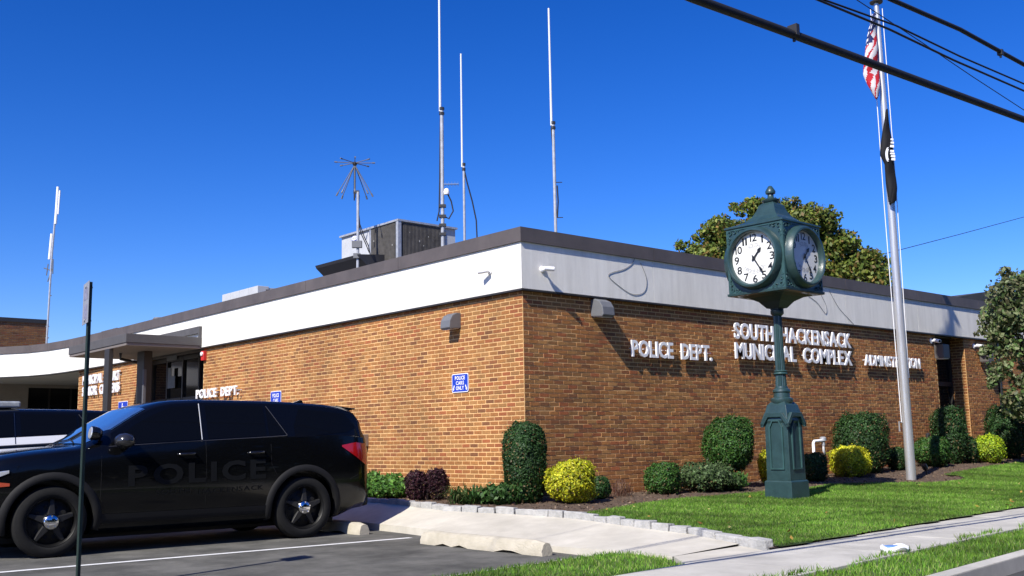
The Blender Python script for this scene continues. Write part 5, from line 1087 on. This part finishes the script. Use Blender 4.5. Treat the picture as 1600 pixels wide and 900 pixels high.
# ================================================================ PLANTS
def at(px, py, Y): p = PY(px, py, Y); return Vector((p.x, Y, T(p.x, Y)))
def wpx(p, w): return w*(Vector(p)-EYE).dot(fw)/FPX
def B(label, cx, by, w, h, Y, pal, name='shrub', left=False, **k):
    if left: p = PX(cx, by, Y); p = Vector((Y, p.y, T(Y, p.y)))
    else: p = at(cx, by, Y)
    zt = EYE.z+ray(cx, by-h).z*((p-EYE).dot(fw)); ww = wpx(p, w)*.92; return bush(name, label, tuple(p), ww, zt-p.z, pal, **k)
B('tall columnar clipped dark evergreen at the corner of the building', 821, 780, 62, 120, -.45, DKGREEN, 'evergreen_shrub', power=3.4, n=9000, leaf=.028, rough=.07)
B('round bright yellow shrub just right of the corner evergreen', 892, 785, 82, 66, -1.0, YELLOW, 'yellow_shrub', power=2.4, n=6500, leaf=.028)
B('small dark green shrub tucked behind the first yellow shrub', 938, 780, 34, 36, -.75, DKGREEN, n=1500, leaf=.03)
B('small bright green clipped ball shrub at the left of the front wall', 1036, 773, 54, 50, -.75, GREEN, 'round_shrub', power=2.8, n=4200, leaf=.026)
B('tall egg-shaped clipped shrub on bare stems left of the clock', 1142, 765, 80, 116, -.7, GREEN, 'round_shrub', power=2.3, n=9000, leaf=.030, lift=.30)
B('yellow shrub peeking out behind the left side of the clock pedestal', 1203, 754, 34, 52, -.75, YELLOW, 'yellow_shrub', n=2600, leaf=.028)
B('low dark ball shrub between the clock and the white pipe', 1272, 750, 44, 42, -.95, DKGREEN, 'round_shrub', power=2.8, n=3200, leaf=.028)
B('yellow mound shrub in front of the big green dome right of the clock', 1330, 746, 62, 50, -.86, YELLOW, 'yellow_shrub', power=2.6, n=4200, leaf=.03)
B('big dark green dome shrub behind the yellow mound right of the clock', 1349, 740, 82, 96, -.58, DKGREEN, 'dome_shrub', power=2.8, n=9000, leaf=.032)
B('small green ball shrub left of the flagpole foot', 1404, 738, 36, 40, -.8, DKGREEN, 'round_shrub', n=2600, leaf=.03)
B('green ball shrub directly right of the flagpole', 1458, 728, 58, 46, -.9, GREEN, 'round_shrub', n=4200, leaf=.032)
B('clipped column shrub in front of the administration doorway', 1487, 722, 52, 88, -.8, DKGREEN, 'evergreen_shrub', power=3.2, n=6500, leaf=.034)
B('low dark shrub at the foot of the doorway column shrub', 1516, 722, 26, 40, -1.0, DKGREEN, n=1500, leaf=.035)
B('small yellow green mound shrub in front of the brick pier', 1546, 722, 50, 41, -1.1, [(.30, .42, .02), (.38, .46, .02), (.2, .33, .02)], 'yellow_shrub', power=2.6, n=3000, leaf=.034)
B('large dark dome shrub at the right edge under the tree', 1575, 716, 58, 84, -.7, DKGREEN, 'dome_shrub', power=2.8, n=6500, leaf=.036)
B('dark purple shrub of two rounded lobes against the side wall', 667, 786, 64, 54, -.85, PURPLE, 'barberry_shrub', left=True, n=6500, leaf=.024, rough=.18, lobes=[(-.115, .10, .60, .95), (.115, -.10, .62, 1)], wander=1.0)
def BL(label, cx, by, X, w, h, pal, n=2600, leaf=.035, **k):
    q = PX(cx, by, X); bush('leafy_plant', label, (X, q.y, T(X, q.y)-.03), w, h, pal, n=n, leaf=leaf, group='low leafy plants in the bed', cat='plant', **k)
BL('bushy green leafy plants just behind the SUV at the side wall', 608, 780, -.75, .9, .36, [(.08, .20, .03), (.12, .25, .04), (.05, .13, .025)], 2600, .05, rough=.4, wander=1.2, power=2)
BL('green plants hidden further along the side wall', 580, 770, -.7, 1.1, .42, [(.08, .20, .03), (.10, .22, .04), (.05, .13, .025)], 2000, .055, rough=.4, wander=1.2, power=2)
BL('broad-leaved dark green clump at the foot of the corner evergreen', 783, 796, -.85, .62, .30, [(.025, .07, .015), (.04, .10, .02), (.06, .13, .03)], 1500, .05, rough=.45, wander=1.3, power=2)
p = at(965, 775, -.55); strap_plant('dry_shrub', 'sparse reddish brown twiggy shrub between the yellow shrub and the green ball', tuple(p), .62, .36, 170, [(.14, .07, .05), (.10, .05, .04), (.2, .12, .08)], .004, seed=3, flop=.9, lmin=.3)
def SP(label, px, py, X, w, h, n, pal, lw, seed, **k): q = PX(px, py, X); strap_plant('leafy_plant', label, (X, q.y, T(X, q.y)), w, h, n, pal, lw, seed=seed, **k)
LP = [(.04, .11, .02), (.06, .15, .025), (.03, .08, .02), (.09, .17, .04)]
SP('arching strappy lily clump left of the corner evergreen', 738, 794, -.95, .95, .40, 420, [(.04, .10, .02), (.06, .13, .03), (.10, .12, .04), (.03, .08, .02)], .011, 13, flop=1.15, lmin=.35)
q = at(1100, 773, -.85); bush('leafy_plant', 'sprawling dusty green low shrub between the small ball and the egg-shaped shrub', tuple(q), 1.0, .46, [(.07, .12, .04), (.10, .15, .06), (.05, .09, .03)], n=3000, leaf=.038, rough=.4, wander=1.2, power=2, group='low leafy plants in the bed', cat='plant')
q = at(1140, 778, -1.0); bush('leafy_plant', 'low dark plant under the bare stems of the egg-shaped shrub', tuple(q), .6, .30, LP, n=1200, leaf=.04, rough=.4, wander=1.2, power=2, group='low leafy plants in the bed', cat='plant')
# trees
gc = Vector((22.7, 10.9, .3)); dr_ = SV; dpt = vd
def blobs(c0, lst, k): return [tuple(Vector((c0[0], c0[1], 0))+dr_*(a*k)+dpt*(random.uniform(-1, 1)*dd_*k)+Vector((0, 0, z)))+(r,) for a, z, r, dd_ in lst]
D_ = (gc-EYE).dot(fw); kx = D_/FPX
def zrow(py, px=1215): return EYE.z+ray(px, py).z*D_
bl = []; random.seed(5)
for _ in range(190):
    a = random.uniform(-1, 1); cx = 1212+a*150; topy = 290+(abs(a)**2.1)*105+14*math.sin(a*11)+random.uniform(0, 22); py = random.uniform(topy+12, 470); bl.append(((cx-1215), zrow(py), random.uniform(.30, .75), random.uniform(0, 95)))
for cx, py, rr_ in ((1062, 392, .4), (1075, 372, .42), (1058, 366, .25), (1160, 308, .35), (1150, 300, .22), (1185, 318, .4), (1235, 300, .4), (1262, 312, .36), (1275, 318, .3), (1298, 335, .45), (1318, 352, .25), (1345, 392, .42), (1365, 422, .4), (1352, 400, .3), (1128, 332, .42), (1112, 330, .22), (1100, 350, .4), (1086, 352, .22), (1322, 362, .4), (1375, 440, .3), (1215, 302, .35), (1248, 296, .22)): bl.append((cx-1215, zrow(py+6), rr_, 10))
tree('broadleaf_tree', 'large olive green autumn tree rising behind the building and the clock', tuple(gc), blobs(gc, bl, kx), OLIVE, 62000, .085, .28, (gc.x, gc.y, 3.2), 22)
bl2 = []
tcx = 1668
tp = PY(1668, 700, -2.6); tb = Vector((tp.x, -2.6, T(tp.x, -2.6))); D2 = (tb-EYE).dot(fw); k2 = D2/FPX
def zr2(py): return EYE.z+ray(1600, py).z*D2
for _ in range(38):
    cx = 1690+random.uniform(-1, 1)*110; py = random.uniform(430, 650); e = abs((py-540)/120); cx = max(cx, 1560+45*e*e+random.uniform(0, 30)); bl2.append((cx-tcx, zr2(py), random.uniform(.25, .5), random.uniform(0, 70)))
for cx, py, r_ in ((1592, 418, .16), (1596, 440, .22), (1580, 470, .22), (1564, 520, .2), (1553, 512, .09), (1557, 545, .2), (1572, 575, .3), (1560, 590, .16), (1552, 600, .1), (1585, 620, .25), (1590, 500, .3), (1545, 516, .07)): bl2.append((cx-tcx, zr2(py), r_, 12))
tree('small_tree', 'small leafy tree reaching in from the right edge in front of the building end', tuple(tb), blobs(tb, bl2, k2), [(.08, .14, .04), (.13, .19, .06), (.21, .24, .12), (.10, .12, .05), (.17, .16, .08)], 21000, .052, .09, (tb.x, tb.y, 1.5), 20)
# far roof behind the right end
p0, p1, p2 = PY(1478, 470, 60), PY(1540, 456, 60), PY(1640, 452, 60); t = thing('neighbouring_house', 'dark low-pitched roof of a house far behind the right end of the building', 'house', (p1.x, 66, 0))
m = MB(); zr_ = p1.z; ze = p0.z-1.2; m.prism([(p0.x-9, ze), (p1.x, zr_), (p2.x+6, zr_+.1), (p2.x+20, ze)], (0, 60, 0), (1, 0, 0), (0, 0, 1), (0, 14, 0)); m.build('roof', mat('shingle_roof', (.035, .037, .045), .95, .25, .8, .4, 6), t, fixn=True)
m = MB(); m.box(p0.x-8, p2.x+19, 60.4, 73.6, -.1, ze); m.build('wall', mat('house_wall', (.25, .23, .2), .9), t)
# unseen trees added across the street behind the camera to darken the car's reflections
def treeline(name, label, y0, n, h):
    N = 42000; x = rng.uniform(-60, 70, N); hh = h*(.75+.25*np.sin(x*.21)+.12*np.sin(x*.83+1)); z = hh*rng.random(N)**.7; y = y0+rng.uniform(-1.6, 1.6, N)
    o = put(name, leaf_mesh(name, np.stack([x, y, z], 1), np.array([0, 1, .2])+rng.normal(size=(N, 3)), .42, mixcols(N, [(.03, .05, .02), (.04, .06, .02), (.02, .035, .015)]), .7)); tag(o, label, 'trees', kind='stuff')
treeline('added_far_trees', 'unseen line of dark trees added across the street to darken reflections', -28, 0, 12)
